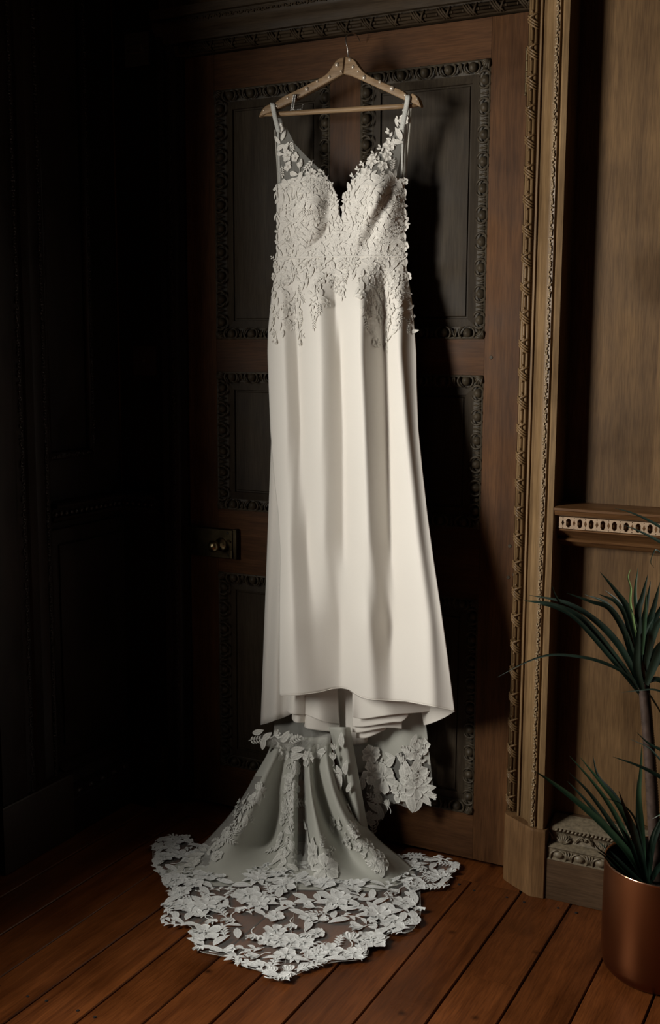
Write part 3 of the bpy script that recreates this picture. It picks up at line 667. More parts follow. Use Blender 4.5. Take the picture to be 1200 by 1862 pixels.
# folded inner layers that show below the hem
def foldY(base, amp, ph=0, k=1): return lambda u, v, X, Y: base-amp*np.sin(np.clip(u, 0, 1)*math.pi*k+ph)*(.5+.5*v)
px_sheet('inner_fold', [(526, 1235), (540, 1235), (557, 1235)], [(521, 1291), (527, 1297), (540, 1299), (557, 1299)], foldY(-.088, .028), M['crepe'])
px_sheet('inner_fold', [(533, 1240), (545, 1240), (557, 1240)], [(531, 1307), (536, 1313), (545, 1314), (557, 1314)], foldY(-.082, .024), M['crepe'])
px_sheet('inner_fold', [(557, 1235), (580, 1232), (612, 1228)], [(555, 1299), (575, 1307), (595, 1314), (617, 1317)], foldY(-.082, .030, .4), M['crepe'])
px_sheet('inner_fold', [(556, 1240), (580, 1235), (613, 1230)], [(553, 1321), (560, 1325), (585, 1329), (619, 1332)], foldY(-.076, .028, .3), M['crepe'])
px_sheet('inner_back', [(605, 1215), (640, 1215), (680, 1215)], [(612, 1344), (632, 1352), (645, 1354), (668, 1351)], foldY(-.045, .010), M['crepe'])
px_sheet('inner_fold', [(641, 1240), (700, 1240), (790, 1262)], [(641, 1304), (660, 1307), (690, 1303), (720, 1299), (760, 1296), (797, 1290)], lambda u, v, X, Y: -.105-.018*np.sin(u*3.0)+.03*v*u-.02*v*(1-u)+.008*np.sin(u*9), M['crepe'])
px_sheet('inner_fold', [(641, 1240), (690, 1240), (735, 1250)], [(641, 1321), (660, 1321.5), (690, 1317), (715, 1313), (731, 1312), (742, 1302)], lambda u, v, X, Y: -.092-.018*np.sin(u*3.0), M['crepe'])
px_sheet('inner_fold', [(641, 1240), (690, 1240), (730, 1250)], [(641, 1331), (655, 1332), (680, 1327), (705, 1323), (731, 1325)], lambda u, v, X, Y: -.080-.016*np.sin(u*3.0), M['crepe'])
px_sheet('inner_fold', [(650, 1240), (680, 1240), (705, 1250)], [(648, 1342), (664, 1342), (680, 1337), (702, 1326)], lambda u, v, X, Y: -.070-.014*np.sin(u*3.0), M['crepe'])
px_sheet('inner_back', [(760, 1262), (790, 1268), (826, 1291)], [(771, 1319), (785, 1315), (808, 1305), (827, 1293.5)], lambda u, v, X, Y: -.055-.078*u, M['crepe'])
# ---- bodice
def half(xl, xr, y0, y1, name, mat, n=46, k=46, lift=0.0):
    y = np.linspace(0, 1, k)[None, :]; u = np.linspace(0, 1, n)[:, None]
    Yp = y0(u)+(y1(u)-y0(u))*y; L = xl(Yp); R = xr(Yp); X = L+(R-L)*u
    return body(X, Yp, lift)
NL = ([230, 262, 290, 318, 335, 350, 375, 405], [520, 533, 560, 589, 603, 611, 617, 618.5])
NR = ([230, 262, 290, 312, 335, 350, 375, 405], [722, 707, 678, 651, 637, 630, 624, 620.5])
b = MB()
b.grid(half(lambda y: lin(y, *SL), lambda y: lin(y, *NL), lambda u: 336-12*np.sin(u*math.pi)**1-u*6+14*np.clip(u-.8, 0, 1)*5*0, lambda u: 405+0*u, 'b', None))
b.grid(half(lambda y: lin(y, *NR), lambda y: lin(y, *SR), lambda u: 326-8*np.sin(u*math.pi)-(1-u)*2, lambda u: 405+0*u, 'b', None))
b.grid(half(lambda y: lin(y, *SL), lambda y: lin(y, *SR), lambda u: 405+0*u, lambda u: 467-3*u, 'b', None, n=90, k=30))
bod = b.build('bodice', M['crepe'], G, smooth=True); s = bod.modifiers.new('th', 'SOLIDIFY'); s.thickness = .0015; s.offset = 1
wb_ = MB(); wb_.tube([body(503+234*t, 468.5-3.2*t+.8*math.sin(t*9), .003) for t in np.linspace(0, 1, 70)], .0022, 7); wb_.build('waist_piping', M['crepe'], G, smooth=True)
# sheer panels between straps and cups
t = MB()
t.grid(half(lambda y: lin(y, [215, 250, 300, 335], [503, 506, 510, 511]), lambda y: lin(y, [215, 230, 262, 290, 318, 335], [512, 520, 536, 563, 592, 604]), lambda u: 215+0*u, lambda u: 338+0*u, 't', None, 16, 30, .0008))
t.grid(half(lambda y: lin(y, [215, 230, 262, 290, 312, 335], [731, 722, 705, 676, 649, 636]), lambda y: lin(y, [215, 250, 290, 325], [738, 733, 727, 720]), lambda u: 215+0*u, lambda u: 334+0*u, 't', None, 16, 30, .0008))
t.build('sheer_panel', M['tulle2'], G, smooth=True)
# straps
def strap(pts, wpx, name='shoulder_strap', mat=None):
    m = MB(); rows = []
    for (x, y, Y) in crom(pts, 6): rows.append([at(x-wpx/2, y, Y), at(x-wpx/6, y, Y-.0015), at(x+wpx/6, y, Y-.0015), at(x+wpx/2, y, Y)])
    o = m.grid(np.array(rows)).build(name, mat or M['lace'], G, smooth=True); s = o.modifiers.new('t', 'SOLIDIFY'); s.thickness = .0016; s.offset = 0; return o
HYF = HY-.0105
strap([(495.5, 187, HY+.004), (496, 190, HYF), (498, 202, HYF), (502, 220, HYF-.003), (507, 240, HYF-.003)], 8.5)
strap([(506, 236, -.09), (507, 280, -.08), (509, 333, -.068)], 5)
strap([(742, 172, HY+.004), (742, 176, HYF), (739, 195, HYF), (735, 215, HYF-.003), (731, 236, HYF-.003)], 9)
strap([(738, 190, -.098), (733, 240, -.085), (731, 322, -.07)], 4)
strap([(745, 178, HYF), (740, 230, -.08), (736, 300, -.062), (734, 322, -.06)], 2.2, 'hanging_loop', M['clear'])
strap([(748, 188, -.09), (745, 230, -.08), (739, 300, -.062), (737, 322, -.06)], 1.6, 'hanging_loop', M['clear'])
strap([(500, 236, -.09), (504, 300, -.07), (506, 335, -.062)], 1.6, 'hanging_loop', M['clear'])

# ------------------------------------------------------------------ lace motifs (each laid on the cloth surface)
QS = (-1, -.78, -.35, 0, .35, .78, 1); TQ = (1, .9, .1, .8, .1, .9, 1)
def leafT(L, Wd, x0=0, y0=0, ang=0, curl=.12, nl=6, h0=0.0, tip=.85):
    V = []; c, s = math.cos(ang), math.sin(ang)
    for i in range(nl+1):
        t = i/nl; w = Wd*(math.sin(math.pi*min(1, t**tip))**.8)*.5 if 0 < t < 1 else Wd*.03
        for j, q in enumerate(QS):
            x = t*L; y = q*w
            h = h0+.0004+(.0009 if abs(q) > .7 or q == 0 else 0)*min(1, w/Wd*2)+.0010*math.sin(t*math.pi)
            y += curl*L*t*(t-.3)*.6
            V.append((x0+c*x-s*y, y0+s*x+c*y, h, TQ[j]))
    F = [(i*7+j, (i+1)*7+j, (i+1)*7+j+1, i*7+j+1) for i in range(nl) for j in range(6)]
    return V, F
def petalT(L, Wd, x0=0, y0=0, ang=0, h0=0.0, lift=.003, rr=random):
    V = []; c, s = math.cos(ang), math.sin(ang); ph = rr.uniform(0, 6)
    n = 5
    for i in range(n+1):
        t = i/n
        w = Wd*.5*(.16+.84*math.sin(min(1, t*1.12)*math.pi*.5)**.9)*(1 if t < .8 else (1-(t-.8)*1.6))
        for j, q in enumerate(QS):
            x = t*L*(1-.16*q*q*t)+.05*L*math.sin(q*5+ph)*t; y = q*w
            h = h0+.0006+lift*t*t*(.4+.6*abs(q))+(.0008 if abs(q) > .7 else 0)
            V.append((x0+c*x-s*y, y0+s*x+c*y, h, 1 if i == n else (TQ[j] if q else .35)))
    return V, [(i*7+j, (i+1)*7+j, (i+1)*7+j+1, i*7+j+1) for i in range(n) for j in range(6)]
def stemT(pts, w, h0=.0006):
    V = []; n = len(pts)
    for i, (x, y) in enumerate(pts):
        a = pts[max(0, i-1)]; b = pts[min(n-1, i+1)]; dx, dy = b[0]-a[0], b[1]-a[1]; L = math.hypot(dx, dy)+1e-9
        for q, h in ((-1, 0), (0, .0009), (1, 0)): V.append((x-dy/L*q*w/2, y+dx/L*q*w/2, h0+h))
    return V, [(i*3+j, (i+1)*3+j, (i+1)*3+j+1, i*3+j+1) for i in range(n-1) for j in range(2)]
def motif(kind, S, rr):
    m = MB()
    if kind == 'leaf': m.add(*leafT(S, S*rr.uniform(.34, .46), -S/2, 0, 0, rr.uniform(-.5, .5)))
    elif kind == 'sprig':
        k = 4; m.add(*stemT([(-S/2+S*.9*i/5, .06*S*math.sin(i*.6)) for i in range(6)], S*.035))
        for i in range(k):
            x = -S*.35+S*.72*i/k
            for sg in (-1, 1): m.add(*leafT(S*.30, S*.11, x, 0, sg*math.radians(42), sg*.3, 4))
        m.add(*leafT(S*.28, S*.11, S*.30, 0, 0, 0, 4))
    elif kind == 'flower':
        n = rr.choice((5, 6)); a0 = rr.uniform(0, 6)
        for i in range(n): m.add(*petalT(S*.52*rr.uniform(.85, 1.1), S*.46, S*.03*math.cos(a0+2*math.pi*i/n), S*.03*math.sin(a0+2*math.pi*i/n), a0+2*math.pi*i/n+rr.uniform(-.15, .15), .0003*(i % 2), S*.03, rr))
        for i in range(n-1): m.add(*leafT(S*.2, S*.07, 0, 0, a0+.5+2*math.pi*i/(n-1), 0, 3, .0016))
        m.ball((0, 0, .0016), (S*.05, S*.05, .0014), 7, 4)
    elif kind == 'mum':
        a0 = rr.uniform(0, 6)
        for i in range(8): m.add(*leafT(S*rr.uniform(.44, .58), S*.23, S*.08*math.cos(a0+.785*i), S*.08*math.sin(a0+.785*i), a0+.785*i+rr.uniform(-.12, .12), rr.uniform(-.4, .4), 5, .0002))
        for i in range(5): m.add(*petalT(S*.30, S*.27, S*.03*math.cos(a0+1.257*i), S*.03*math.sin(a0+1.257*i), a0+.3+1.257*i, .0012, S*.025, rr))
        m.ball((0, 0, .002), (S*.05, S*.05, .0016), 7, 4)
    elif kind == 'bud':
        m.add(*stemT([(-S*.55+S*.5*i/4, -.10*S*math.sin(i*.8)) for i in range(5)], S*.05))
        for a in (-.45, 0, .45): m.add(*petalT(S*.55, S*.30, -S*.05, 0, a, .0004*abs(a), S*.06, rr))
    elif kind == 'branch':
        m.add(*stemT([(-S/2+S*i/6, .10*S*math.sin(i*.55)) for i in range(7)], S*.03))
        for i in range(5):
            x = -S*.42+S*.19*i; y = .10*S*math.sin((x/S+.5)*6*.55); m.add(*leafT(S*rr.uniform(.28, .36), S*.15, x, y, (-1 if i % 2 else 1)*math.radians(rr.uniform(30, 60)), rr.uniform(-.3, .3), 5))
        m.add(*leafT(S*.3, S*.14, S*.42, 0, .1, 0, 5))
    return m
NAMES = {'leaf': 'lace_leaf', 'sprig': 'lace_sprig', 'flower': 'lace_flower', 'mum': 'lace_flower', 'bud': 'lace_bud', 'branch': 'lace_branch'}
def lay(surf, a, b, ang, S, kind, mat, eps, lift=.001, rr=random, hs=1.0, sink=None):
    m = motif(kind, S, rr); V = np.array(m.v); P0 = surf(np.array([a]), np.array([b]))[0]
    Pa = (surf(np.array([a+eps]), np.array([b]))[0]-P0)/eps; Pb = (surf(np.array([a]), np.array([b+eps]))[0]-P0)/eps
    E1 = Pa/np.linalg.norm(Pa); Nn = np.cross(Pa, Pb); Nn /= np.linalg.norm(Nn)+1e-12
    if Nn @ (CAM-P0) < 0: Nn = -Nn
    E2 = np.cross(Nn, E1); c, s = math.cos(ang), math.sin(ang)
    m.th = m.t; T = (c*V[:, 0:1]-s*V[:, 1:2])*E1+(s*V[:, 0:1]+c*V[:, 1:2])*E2
    A = np.stack([Pa, Pb], 1); q = np.linalg.lstsq(A, T.T, rcond=None)[0]
    Q = surf(a+q[0], b+q[1])+Nn*(V[:, 2:3]*hs+lift)
    return Q, m.f, m.t
def thread(o, T):
    o.data.attributes.new('thread', 'FLOAT', 'POINT').data.foreach_set('value', [float(t) for t in T]); return o
class Lace:
    def __init__(s, parent, mat, cap): s.parent = parent; s.mat = mat; s.cap = cap; s.cnt = {}; s.rest = MB()
    def put(s, surf, a, b, ang, S, kind, eps, lift=.001, rr=random, hs=1.0):
        V, F, T = lay(surf, a, b, ang, S, kind, s.mat, eps, lift, rr, hs); n = NAMES[kind]; s.cnt[n] = s.cnt.get(n, 0)+1
        if s.cnt[n] <= s.cap: thread(mesh_obj(n, V, F, s.mat, s.parent), T)
        else: s.rest.add([(*v, t) for v, t in zip(V, T)], F)
    def done(s):
        if s.rest.v: thread(tag(s.rest.build('lace_embroidery', s.mat, s.parent, smooth=True), kind='stuff'), s.rest.t)
def inpoly(x, y, P):
    r = False; j = len(P)-1
    for i in range(len(P)):
        if (P[i][1] > y) != (P[j][1] > y) and x < (P[j][0]-P[i][0])*(y-P[i][1])/(P[j][1]-P[i][1])+P[i][0]: r = not r
        j = i
    return r
R1 = random.Random(11)
# bodice: dense motifs
Lb = Lace(bod, M['laceb'], 150)
cupL = [(502, 337), (520, 326), (560, 318), (588, 320), (604, 337), (612, 352), (618, 375), (619, 405), (619, 466), (503, 468)]
cupR = [(621, 405), (623, 378), (630, 352), (638, 336), (652, 314), (690, 316), (720, 326), (735, 330), (737, 464), (619, 466)]
pts = []
for _ in range(6000):
    x = R1.uniform(502, 738); y = R1.uniform(312, 466)
    if not (inpoly(x, y, cupL) or inpoly(x, y, cupR)): continue
    if all((x-a)**2+(y-b_)**2 > 8.0**2 for a, b_ in pts): pts.append((x, y))
for x, y in pts:
    k = R1.choices(['leaf', 'leaf', 'leaf', 'flower', 'sprig', 'branch'], [4, 4, 3, 1, 1, 2])[0]
    S = {'leaf': R1.uniform(.022, .036), 'flower': R1.uniform(.022, .032), 'sprig': .03, 'branch': .042}[k]
    if y < 412 and lin(y, *NL)-11 < x < lin(y, *NR)+11: k = 'leaf'; S = .015
    if x < 511 or x > 729: S = min(S, .022)
    Lb.put(body, x, y, R1.uniform(0, 6.28), S, k, 1.0, R1.uniform(.0013, .0024), R1, .95)
# sheer panels, straps and neckline edge
for x, y, a, S, k in [(505, 226, -1.3, .022, 'leaf'), (511, 232, -1.2, .03, 'flower'), (506, 254, -2.4, .028, 'leaf'), (517, 247, -1.0, .030, 'leaf'), (512, 268, -.5, .030, 'leaf'), (521, 268, -1.3, .03, 'leaf'), (511, 281, .2, .024, 'leaf'),
    (524, 283, -.8, .036, 'flower'), (532, 266, 1.2, .028, 'sprig'), (538, 287, -1.0, .03, 'flower'), (525, 303, -.4, .03, 'flower'), (515, 312, 1.3, .03, 'sprig'), (546, 306, -1.6, .03, 'bud'), (549, 296, 1.3, .02, 'leaf'), (562, 302, 2.2, .035, 'sprig'),
    (566, 318, -1.2, .034, 'flower'), (580, 320, 2.3, .034, 'branch'), (589, 327, 2.4, .03, 'sprig'), (535, 318, .4, .03, 'leaf'), (600, 344, -1.1, .026, 'branch'), (608, 362, -1.3, .024, 'flower'), (613, 385, -1.5, .024, 'leaf'), (505, 342, 1.2, .022, 'leaf'), (503, 356, 2.0, .022, 'leaf'), (503, 395, 1.8, .018, 'leaf'),
    (738, 202, -1.9, .026, 'branch'), (735, 218, -1.6, .032, 'flower'), (728, 226, -2.0, .03, 'branch'), (722, 222, 1.4, .024, 'leaf'), (727, 243, -1.9, .034, 'leaf'), (723, 258, .0, .03, 'leaf'), (714, 252, -2.1, .04, 'branch'), (708, 266, -2.1, .034, 'flower'), (698, 278, -2.2, .034, 'branch'),
    (704, 284, -.1, .032, 'flower'), (687, 287, -2.4, .034, 'branch'), (676, 295, -2.3, .034, 'flower'), (696, 303, -1.8, .03, 'flower'), (665, 305, -2.4, .034, 'branch'), (655, 315, -2.2, .03, 'branch'), (714, 300, -1.4, .03, 'sprig'), (717, 318, -1.2, .024, 'leaf'), (711, 322, 1.2, .03, 'leaf'), (645, 328, -2.1, .03, 'branch'),
    (637, 340, -2.0, .028, 'leaf'), (630, 358, -1.8, .028, 'flower'), (625, 378, -1.7, .022, 'leaf'), (734, 330, .6, .022, 'flower'), (737, 350, 1.3, .02, 'leaf'), (736, 385, 1.4, .018, 'leaf'), (737, 430, 1.4, .018, 'leaf')]:
    Lb.put(body, x, y, -a, S*(.8 if k == 'flower' else 1), k, 1.0, .0024, R1, 1.1)
Lb.done()
# skirt: falling fronds
Ls = Lace(skirt, M['laceb'], 150)
zones = [([(500, 468), (560, 468), (566, 520), (545, 560), (552, 600), (545, 622), (532, 575), (520, 560), (508, 600), (500, 618), (491, 600), (494, 545)], 8.5), ([(545, 468), (590, 466), (585, 520), (590, 555), (572, 592), (566, 560), (560, 520)], 9),
         ([(585, 466), (655, 466), (640, 500), (628, 532), (612, 536), (600, 510)], 8.5), ([(640, 466), (700, 465), (690, 520), (672, 560), (668, 590), (655, 560), (645, 520)], 8.5),
         ([(680, 465), (740, 463), (744, 520), (730, 560), (728, 600), (706, 622), (700, 570), (690, 540)], 8.5), ([(738, 500), (750, 560), (755, 605), (742, 600), (730, 560)], 12), ([(505, 560), (530, 570), (540, 610), (515, 615)], 12), ([(668, 540), (712, 560), (705, 630), (680, 640)], 14)]
pts = []
for Z, dd in zones:
    for _ in range(900):
        x = R1.uniform(488, 757); y = R1.uniform(466, 640)
        if inpoly(x, y, Z) and all((x-a)**2+(y-b_)**2 > dd**2 for a, b_ in pts): pts.append((x, y))
for x, y in pts:
    k = R1.choices(['leaf', 'flower', 'sprig', 'branch'], [5, 1.6, .8, 2])[0]
    S = {'leaf': R1.uniform(.020, .034), 'flower': R1.uniform(.020, .030), 'sprig': .03, 'branch': .042}[k]
    Ls.put(body, x, y, R1.gauss(-1.57, .7) if y > 500 else R1.uniform(0, 6.28), min(S, .022) if x < 512 or x > 728 else S, k, 1.0, R1.uniform(.0013, .0020), R1, 1.1)
for x, y, k, S in [(572, 588, 'sprig', .034), (498, 607, 'flower', .022), (504, 616, 'bud', .03), (548, 618, 'bud', .032), (545, 608, 'leaf', .03), (664, 588, 'sprig', .034), (700, 612, 'bud', .034), (702, 598, 'leaf', .034), (728, 575, 'sprig', .03), (622, 530, 'flower', .026), (612, 522, 'flower', .024), (593, 553, 'flower', .024), (524, 470+35, 'flower', .034), (580, 512, 'flower', .028), (715, 505, 'flower', .036), (680, 488, 'flower', .03)]:
    Ls.put(body, x, y, -1.57+R1.uniform(-.3, .3) if k != 'sprig' else -1.4, S, k, 1.0, .002, R1, 1.1)
Ls.done()
sq = MB()
for _ in range(420):
    x = R1.uniform(505, 735); y = R1.uniform(330, 600)
    if y > 466 and not any(inpoly(x, y, Z) for Z, _d in zones): continue
    if y < 406 and 600 < x < 645: continue
    sq.ball(body(np.array([x]), np.array([y]), .0045)[0], .0011, 5, 3)
tag(sq.build('sequins', M['seq'], bod, smooth=True), kind='stuff')

# ------------------------------------------------------------------ train: gathered part falling to the floor
def proj(P):
    v = (np.asarray(P)-CAM) @ RT; return FPX*v[..., 0]/v[..., 2]+600, FPX*v[..., 1]/v[..., 2]+931
class GridS:                 # surface through a table of points, (a,b) in table units
    def __init__(s, T, k=12):
        T = np.array(T, float)                         # (rows, cols, 3)
        A = np.array([crom(list(r), k) for r in T]); B = np.array([crom(list(A[:, j]), k) for j in range(A.shape[1])])   # B: (cols*, rows*, 3)
        s.G = B; s.k = k
    def __call__(s, a, b):
        a = np.asarray(a, float)*s.k; b = np.asarray(b, float)*s.k; n, m = s.G.shape[:2]
        i = np.clip(np.floor(a), 0, n-2).astype(int); j = np.clip(np.floor(b), 0, m-2).astype(int); f = (a-i)[..., None]; g = (b-j)[..., None]
        f = np.clip(f, -14, 15); g = np.clip(g, -14, 15)
        return s.G[i, j]*(1-f)*(1-g)+s.G[i+1, j]*f*(1-g)+s.G[i, j+1]*(1-f)*g+s.G[i+1, j+1]*f*g
    def find(s, px, py):
        X, Y = proj(s.G); d = (X-px)**2+(Y-py)**2; i, j = np.unravel_index(np.argmin(d), d.shape); return i/s.k, j/s.k
TX = [[499, 512, 526, 540, 552, 566, 580, 591, 598], [497, 510, 525, 540, 553, 568, 582, 594, 600], [487, 502, 520, 538, 550, 562, 576, 592, 604], [464, 484, 510, 535, 549, 562, 576, 598, 614], [440, 466, 503, 533, 549, 566, 584, 610, 630], [410, 446, 496, 531, 550, 573, 598, 628, 656],
      [373, 420, 486, 529, 551, 582, 620, 655, 693], [344, 400, 476, 527, 552, 592, 645, 690, 730], [312, 388, 470, 526, 552, 602, 664, 712, 755]]
TYY = [[1296]*9, [1332]*9, [1368]*9, [1408]*9, [1450]*9, [1490]*9, [1530, 1532, 1532, 1530, 1530, 1532, 1532, 1532, 1530], [1558, 1566, 1566, 1564, 1566, 1568, 1570, 1568, 1560], [1576, 1594, 1592, 1590, 1600, 1602, 1604, 1602, 1586]]
OFF = np.array([-.015, .038, -.040, .014, -.065, .058, -.024, .050, -.025])
T_ = []
for r in range(9):
    v = max(0, r-1)/7; row = []
    for c in range(9):
        Yf = fl(TX[8][c], TYY[8][c], .006)[1]; Yt = (-.02, -.07, -.11)[r] if r < 3 else -.125
        Y = Yt+(Yf-Yt)*v**1.7-OFF[c]*(1.7 if c == 2 and r > 4 else 1)*math.sin(math.pi*min(1, v*.985+.02))**.7*(.45+.55*v)
        if r == 8: row.append(fl(TX[8][c], TYY[8][c], .006))
        else:
            P = at(TX[r][c], TYY[r][c], Y)
            if P[2] < .012: P = fl(TX[r][c], TYY[r][c], .012)
            row.append(P)
    T_.append(row)
# a last row pushed outwards along the floor
T_.append([p+np.array([0, -.05, -.001]) for p in T_[-1]])
TS = GridS(T_)
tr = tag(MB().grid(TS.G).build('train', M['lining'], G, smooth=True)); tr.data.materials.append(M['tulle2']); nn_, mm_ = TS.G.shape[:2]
for f_ in tr.data.polygons:
    i_, j_ = divmod(f_.index, mm_-1); a_ = i_/12; b_ = j_/12
    if b_ < 1.25 or (3.45 < a_ < 4.35 and 1.6 < b_ < 7.4) or (a_ < .8-.05*abs(b_-5) and 3 < b_ < 7.5): f_.material_index = 1
tr; tr['label'] = 'sheer lace train spilling onto the floor'
s = tr.modifiers.new('th', 'SOLIDIFY'); s.thickness = .001
# roll of lace beside it and the hanging side piece
px_sheet('lace_roll', [(598, 1322), (612, 1322), (626, 1322), (636, 1322)], [(652, 1560), (662, 1566), (670, 1568), (680, 1566)],
         lambda u, v, X, Y: -.085-.035*np.sin(u*math.pi)-.02*v, M['lining'], nu=24, nv=40)
def hangY(u, v, X, Y): return -.040-.012*np.sin(u*11)-.020*np.clip((u-.6)*2.5, 0, 1)-.01*v
HP_t, HP_b = [(622, 1315), (700, 1310), (772, 1292)], [(650, 1502), (690, 1494), (715, 1462), (750, 1470), (789, 1446)]
px_sheet('side_drape', HP_t, HP_b, hangY, M['tulle2'], nu=50, nv=40, th=0)
px_sheet('side_drape_lining', [(618, 1312), (690, 1310), (771, 1290)], [(626, 1400), (660, 1404), (700, 1388), (738, 1366), (783, 1392)], lambda u, v, X, Y: hangY(u, v, X, Y)+.006, M['lining'], nu=40, nv=30, th=0)
def hangS(a, b):
    u = np.clip((np.asarray(a, float)-630)/150, 0, 1); v = np.clip((np.asarray(b, float)-1310)/180, 0, 1); return at(a, b, hangY(u, v, 0, 0)-.003)
# ------------------------------------------------------------------ train: part lying on the floor
FB = [(420, 1552), (352, 1541), (330, 1526), (288, 1530), (278, 1556), (284, 1582), (298, 1603), (312, 1628), (304, 1650), (300, 1668), (315, 1684), (348, 1690), (350, 1712), (364, 1734), (392, 1742), (415, 1748), (440, 1760), (475, 1771), (493, 1783),
      (512, 1789), (536, 1778), (560, 1768), (600, 1757), (663, 1747), (672, 1724), (698, 1717), (708, 1702), (748, 1698), (764, 1668), (764, 1640), (768, 1618), (808, 1616), (822, 1592), (830, 1576), (800, 1566), (762, 1560), (735, 1560), (640, 1566), (520, 1560)]
FBW = np.array([fl(x, y)[:2] for x, y in FB]); FBd = np.array(crom([(x, y, 0) for x, y in list(FBW)+[FBW[0]]], 4))[:-1, :2]
GP = fl(540, 1560)[:2]
def floorH(a, b):
    a = np.asarray(a, float); b = np.asarray(b, float); dx = a-GP[0]; dy = b-GP[1]; th = np.arctan2(dy, dx); r = np.hypot(dx, dy)
    return .0045+.0045*np.maximum(0, np.sin(th*9+3*r))**3*np.clip(1-r/.5, 0, 1)+.003*(np.sin(a*37+2*np.sin(b*23))*np.sin(b*41+a*9)+.6)*np.clip(1-r*.9, 0, 1)
def floorS(a, b):
    a = np.asarray(a, float); b = np.asarray(b, float); a, b = np.broadcast_arrays(a, b); return np.stack([a, b, floorH(a, b)], -1)
pin = [tuple(p) for p in FBd]; nb = len(pin); g = []
x0, y0 = FBd.min(0); x1, y1 = FBd.max(0); pl_ = [tuple(p) for p in FBd]
for x in np.arange(x0, x1, .012):
    for y in np.arange(y0, y1, .012):
        if inpoly(x, y, pl_): g.append((x, y))
out = delaunay_2d_cdt([Vector(p) for p in pin+g], [(i, (i+1) % nb) for i in range(nb)], [], 1, 1e-5)
Vt = np.array([(v.x, v.y) for v in out[0]]); P = floorS(Vt[:, 0], Vt[:, 1])
ft = mesh_obj('train_net', P, [tuple(f) for f in out[2]], M['tulle'], tr); ft['label'] = 'sheer net lying flat on the boards'
ed = MB(); E_ = [floorS(p[0], p[1])+np.array([0, 0, .001]) for p in list(FBd)+[FBd[0]]]; ed.tube(E_, .0008, 4, False)
ed.tube([floorS(*(fl(x, y)[:2]))+np.array([0, 0, .0015]) for x, y in ((541, 1600), (538, 1640), (532, 1690), (524, 1730), (514, 1780))], .0007, 4)
ed.build('net_seam', M['lace'], ft, smooth=True)
R2 = random.Random(5)
Lf = Lace(ft, M['lacef'], 240); placed = []
def pf(px, py, S, k, ang=None, lift=.0015):
    p = fl(px, py, .004); placed.append((p[0], p[1], S*.42)); S *= .86; Lf.put(floorS, p[0], p[1], R2.uniform(0, 6.28) if ang is None else ang, S, k, .004, lift, R2, 1.3)
for a in [(374, 1650, .105, 'mum'), (319, 1603, .075, 'flower'), (328, 1627, .06, 'flower'), (332, 1650, .07, 'flower'), (371, 1699, .085, 'flower'), (449, 1633, .085, 'flower'), (473, 1645, .085, 'mum'), (380, 1594, .09, 'flower'), (469, 1600, .09, 'mum'),
          (514, 1615, .075, 'flower'), (460, 1703, .065, 'bud'), (486, 1713, .06, 'flower'), (506, 1716, .06, 'flower'), (527, 1718, .055, 'flower'), (549, 1718, .065, 'flower'), (519, 1739, .055, 'flower'), (530, 1684, .06, 'bud'), (500, 1696, .06, 'flower'),
          (616, 1640, .12, 'mum'), (688, 1664, .11, 'mum'), (709, 1594, .08, 'flower'), (754, 1612, .07, 'flower'), (750, 1578, .085, 'mum'), (733, 1645, .07, 'flower'), (674, 1712, .085, 'flower'), (797, 1594, .08, 'mum'), (712, 1680, .07, 'flower'),
          (590, 1610, .07, 'flower'), (640, 1612, .075, 'flower'), (570, 1652, .06, 'bud'), (556, 1700, .06, 'bud'), (600, 1732, .065, 'flower'), (640, 1738, .06, 'flower'), (574, 1740, .06, 'flower'), (560, 1672, .05, 'flower'), (430, 1655, .06, 'bud'),
          (500, 1670, .055, 'flower'), (575, 1700, .05, 'flower'), (400, 1712, .06, 'leaf'), (508, 1776, .055, 'bud'), (493, 1772, .05, 'bud'), (524, 1770, .05, 'bud'), (440, 1612, .06, 'leaf'), (310, 1545, .06, 'flower'), (345, 1542, .055, 'branch'),
          (298, 1562, .06, 'flower'), (330, 1570, .06, 'bud'), (352, 1612, .06, 'flower'), (400, 1620, .06, 'branch'), (668, 1640, .055, 'leaf'), (724, 1622, .06, 'bud'), (420, 1672, .07, 'bud'), (470, 1740, .06, 'bud'), (440, 1738, .06, 'branch')]: pf(*a)
# garland of leaves and sprigs along the scalloped edge
per = np.concatenate([[0], np.cumsum(np.linalg.norm(np.diff(np.vstack([FBd, FBd[:1]]), axis=0), axis=1))]); tot = per[-1]; nE = int(tot/.021)
cen = FBW.mean(0)
for i in range(nE):
    d = i*tot/nE; k = min(int(np.searchsorted(per, d, 'right'))-1, len(FBd)-1); t = (d-per[k])/(per[k+1]-per[k]+1e-9); q = FBd[k]*(1-t)+FBd[(k+1) % len(FBd)]*t
    X, Y = proj(np.array([q[0], q[1], 0])) 
    if Y < 1568 and 400 < X < 740: continue
    tg = FBd[(k+1) % len(FBd)]-FBd[k]; a = math.atan2(tg[1], tg[0])+R2.choice((0, math.pi))+R2.uniform(-.5, .5); q = q+(cen-q)/np.linalg.norm(cen-q)*R2.uniform(.003, .024)
    kk = R2.choice(['leaf', 'leaf', 'sprig', 'bud', 'branch', 'leaf']); S = {'leaf': .046, 'sprig': .055, 'bud': .05, 'branch': .065}[kk]*R2.uniform(.85, 1.15)
    placed.append((q[0], q[1], .014)); Lf.put(floorS, q[0], q[1], a, S, kk, .004, .001+.001*R2.random(), R2, 1.4)
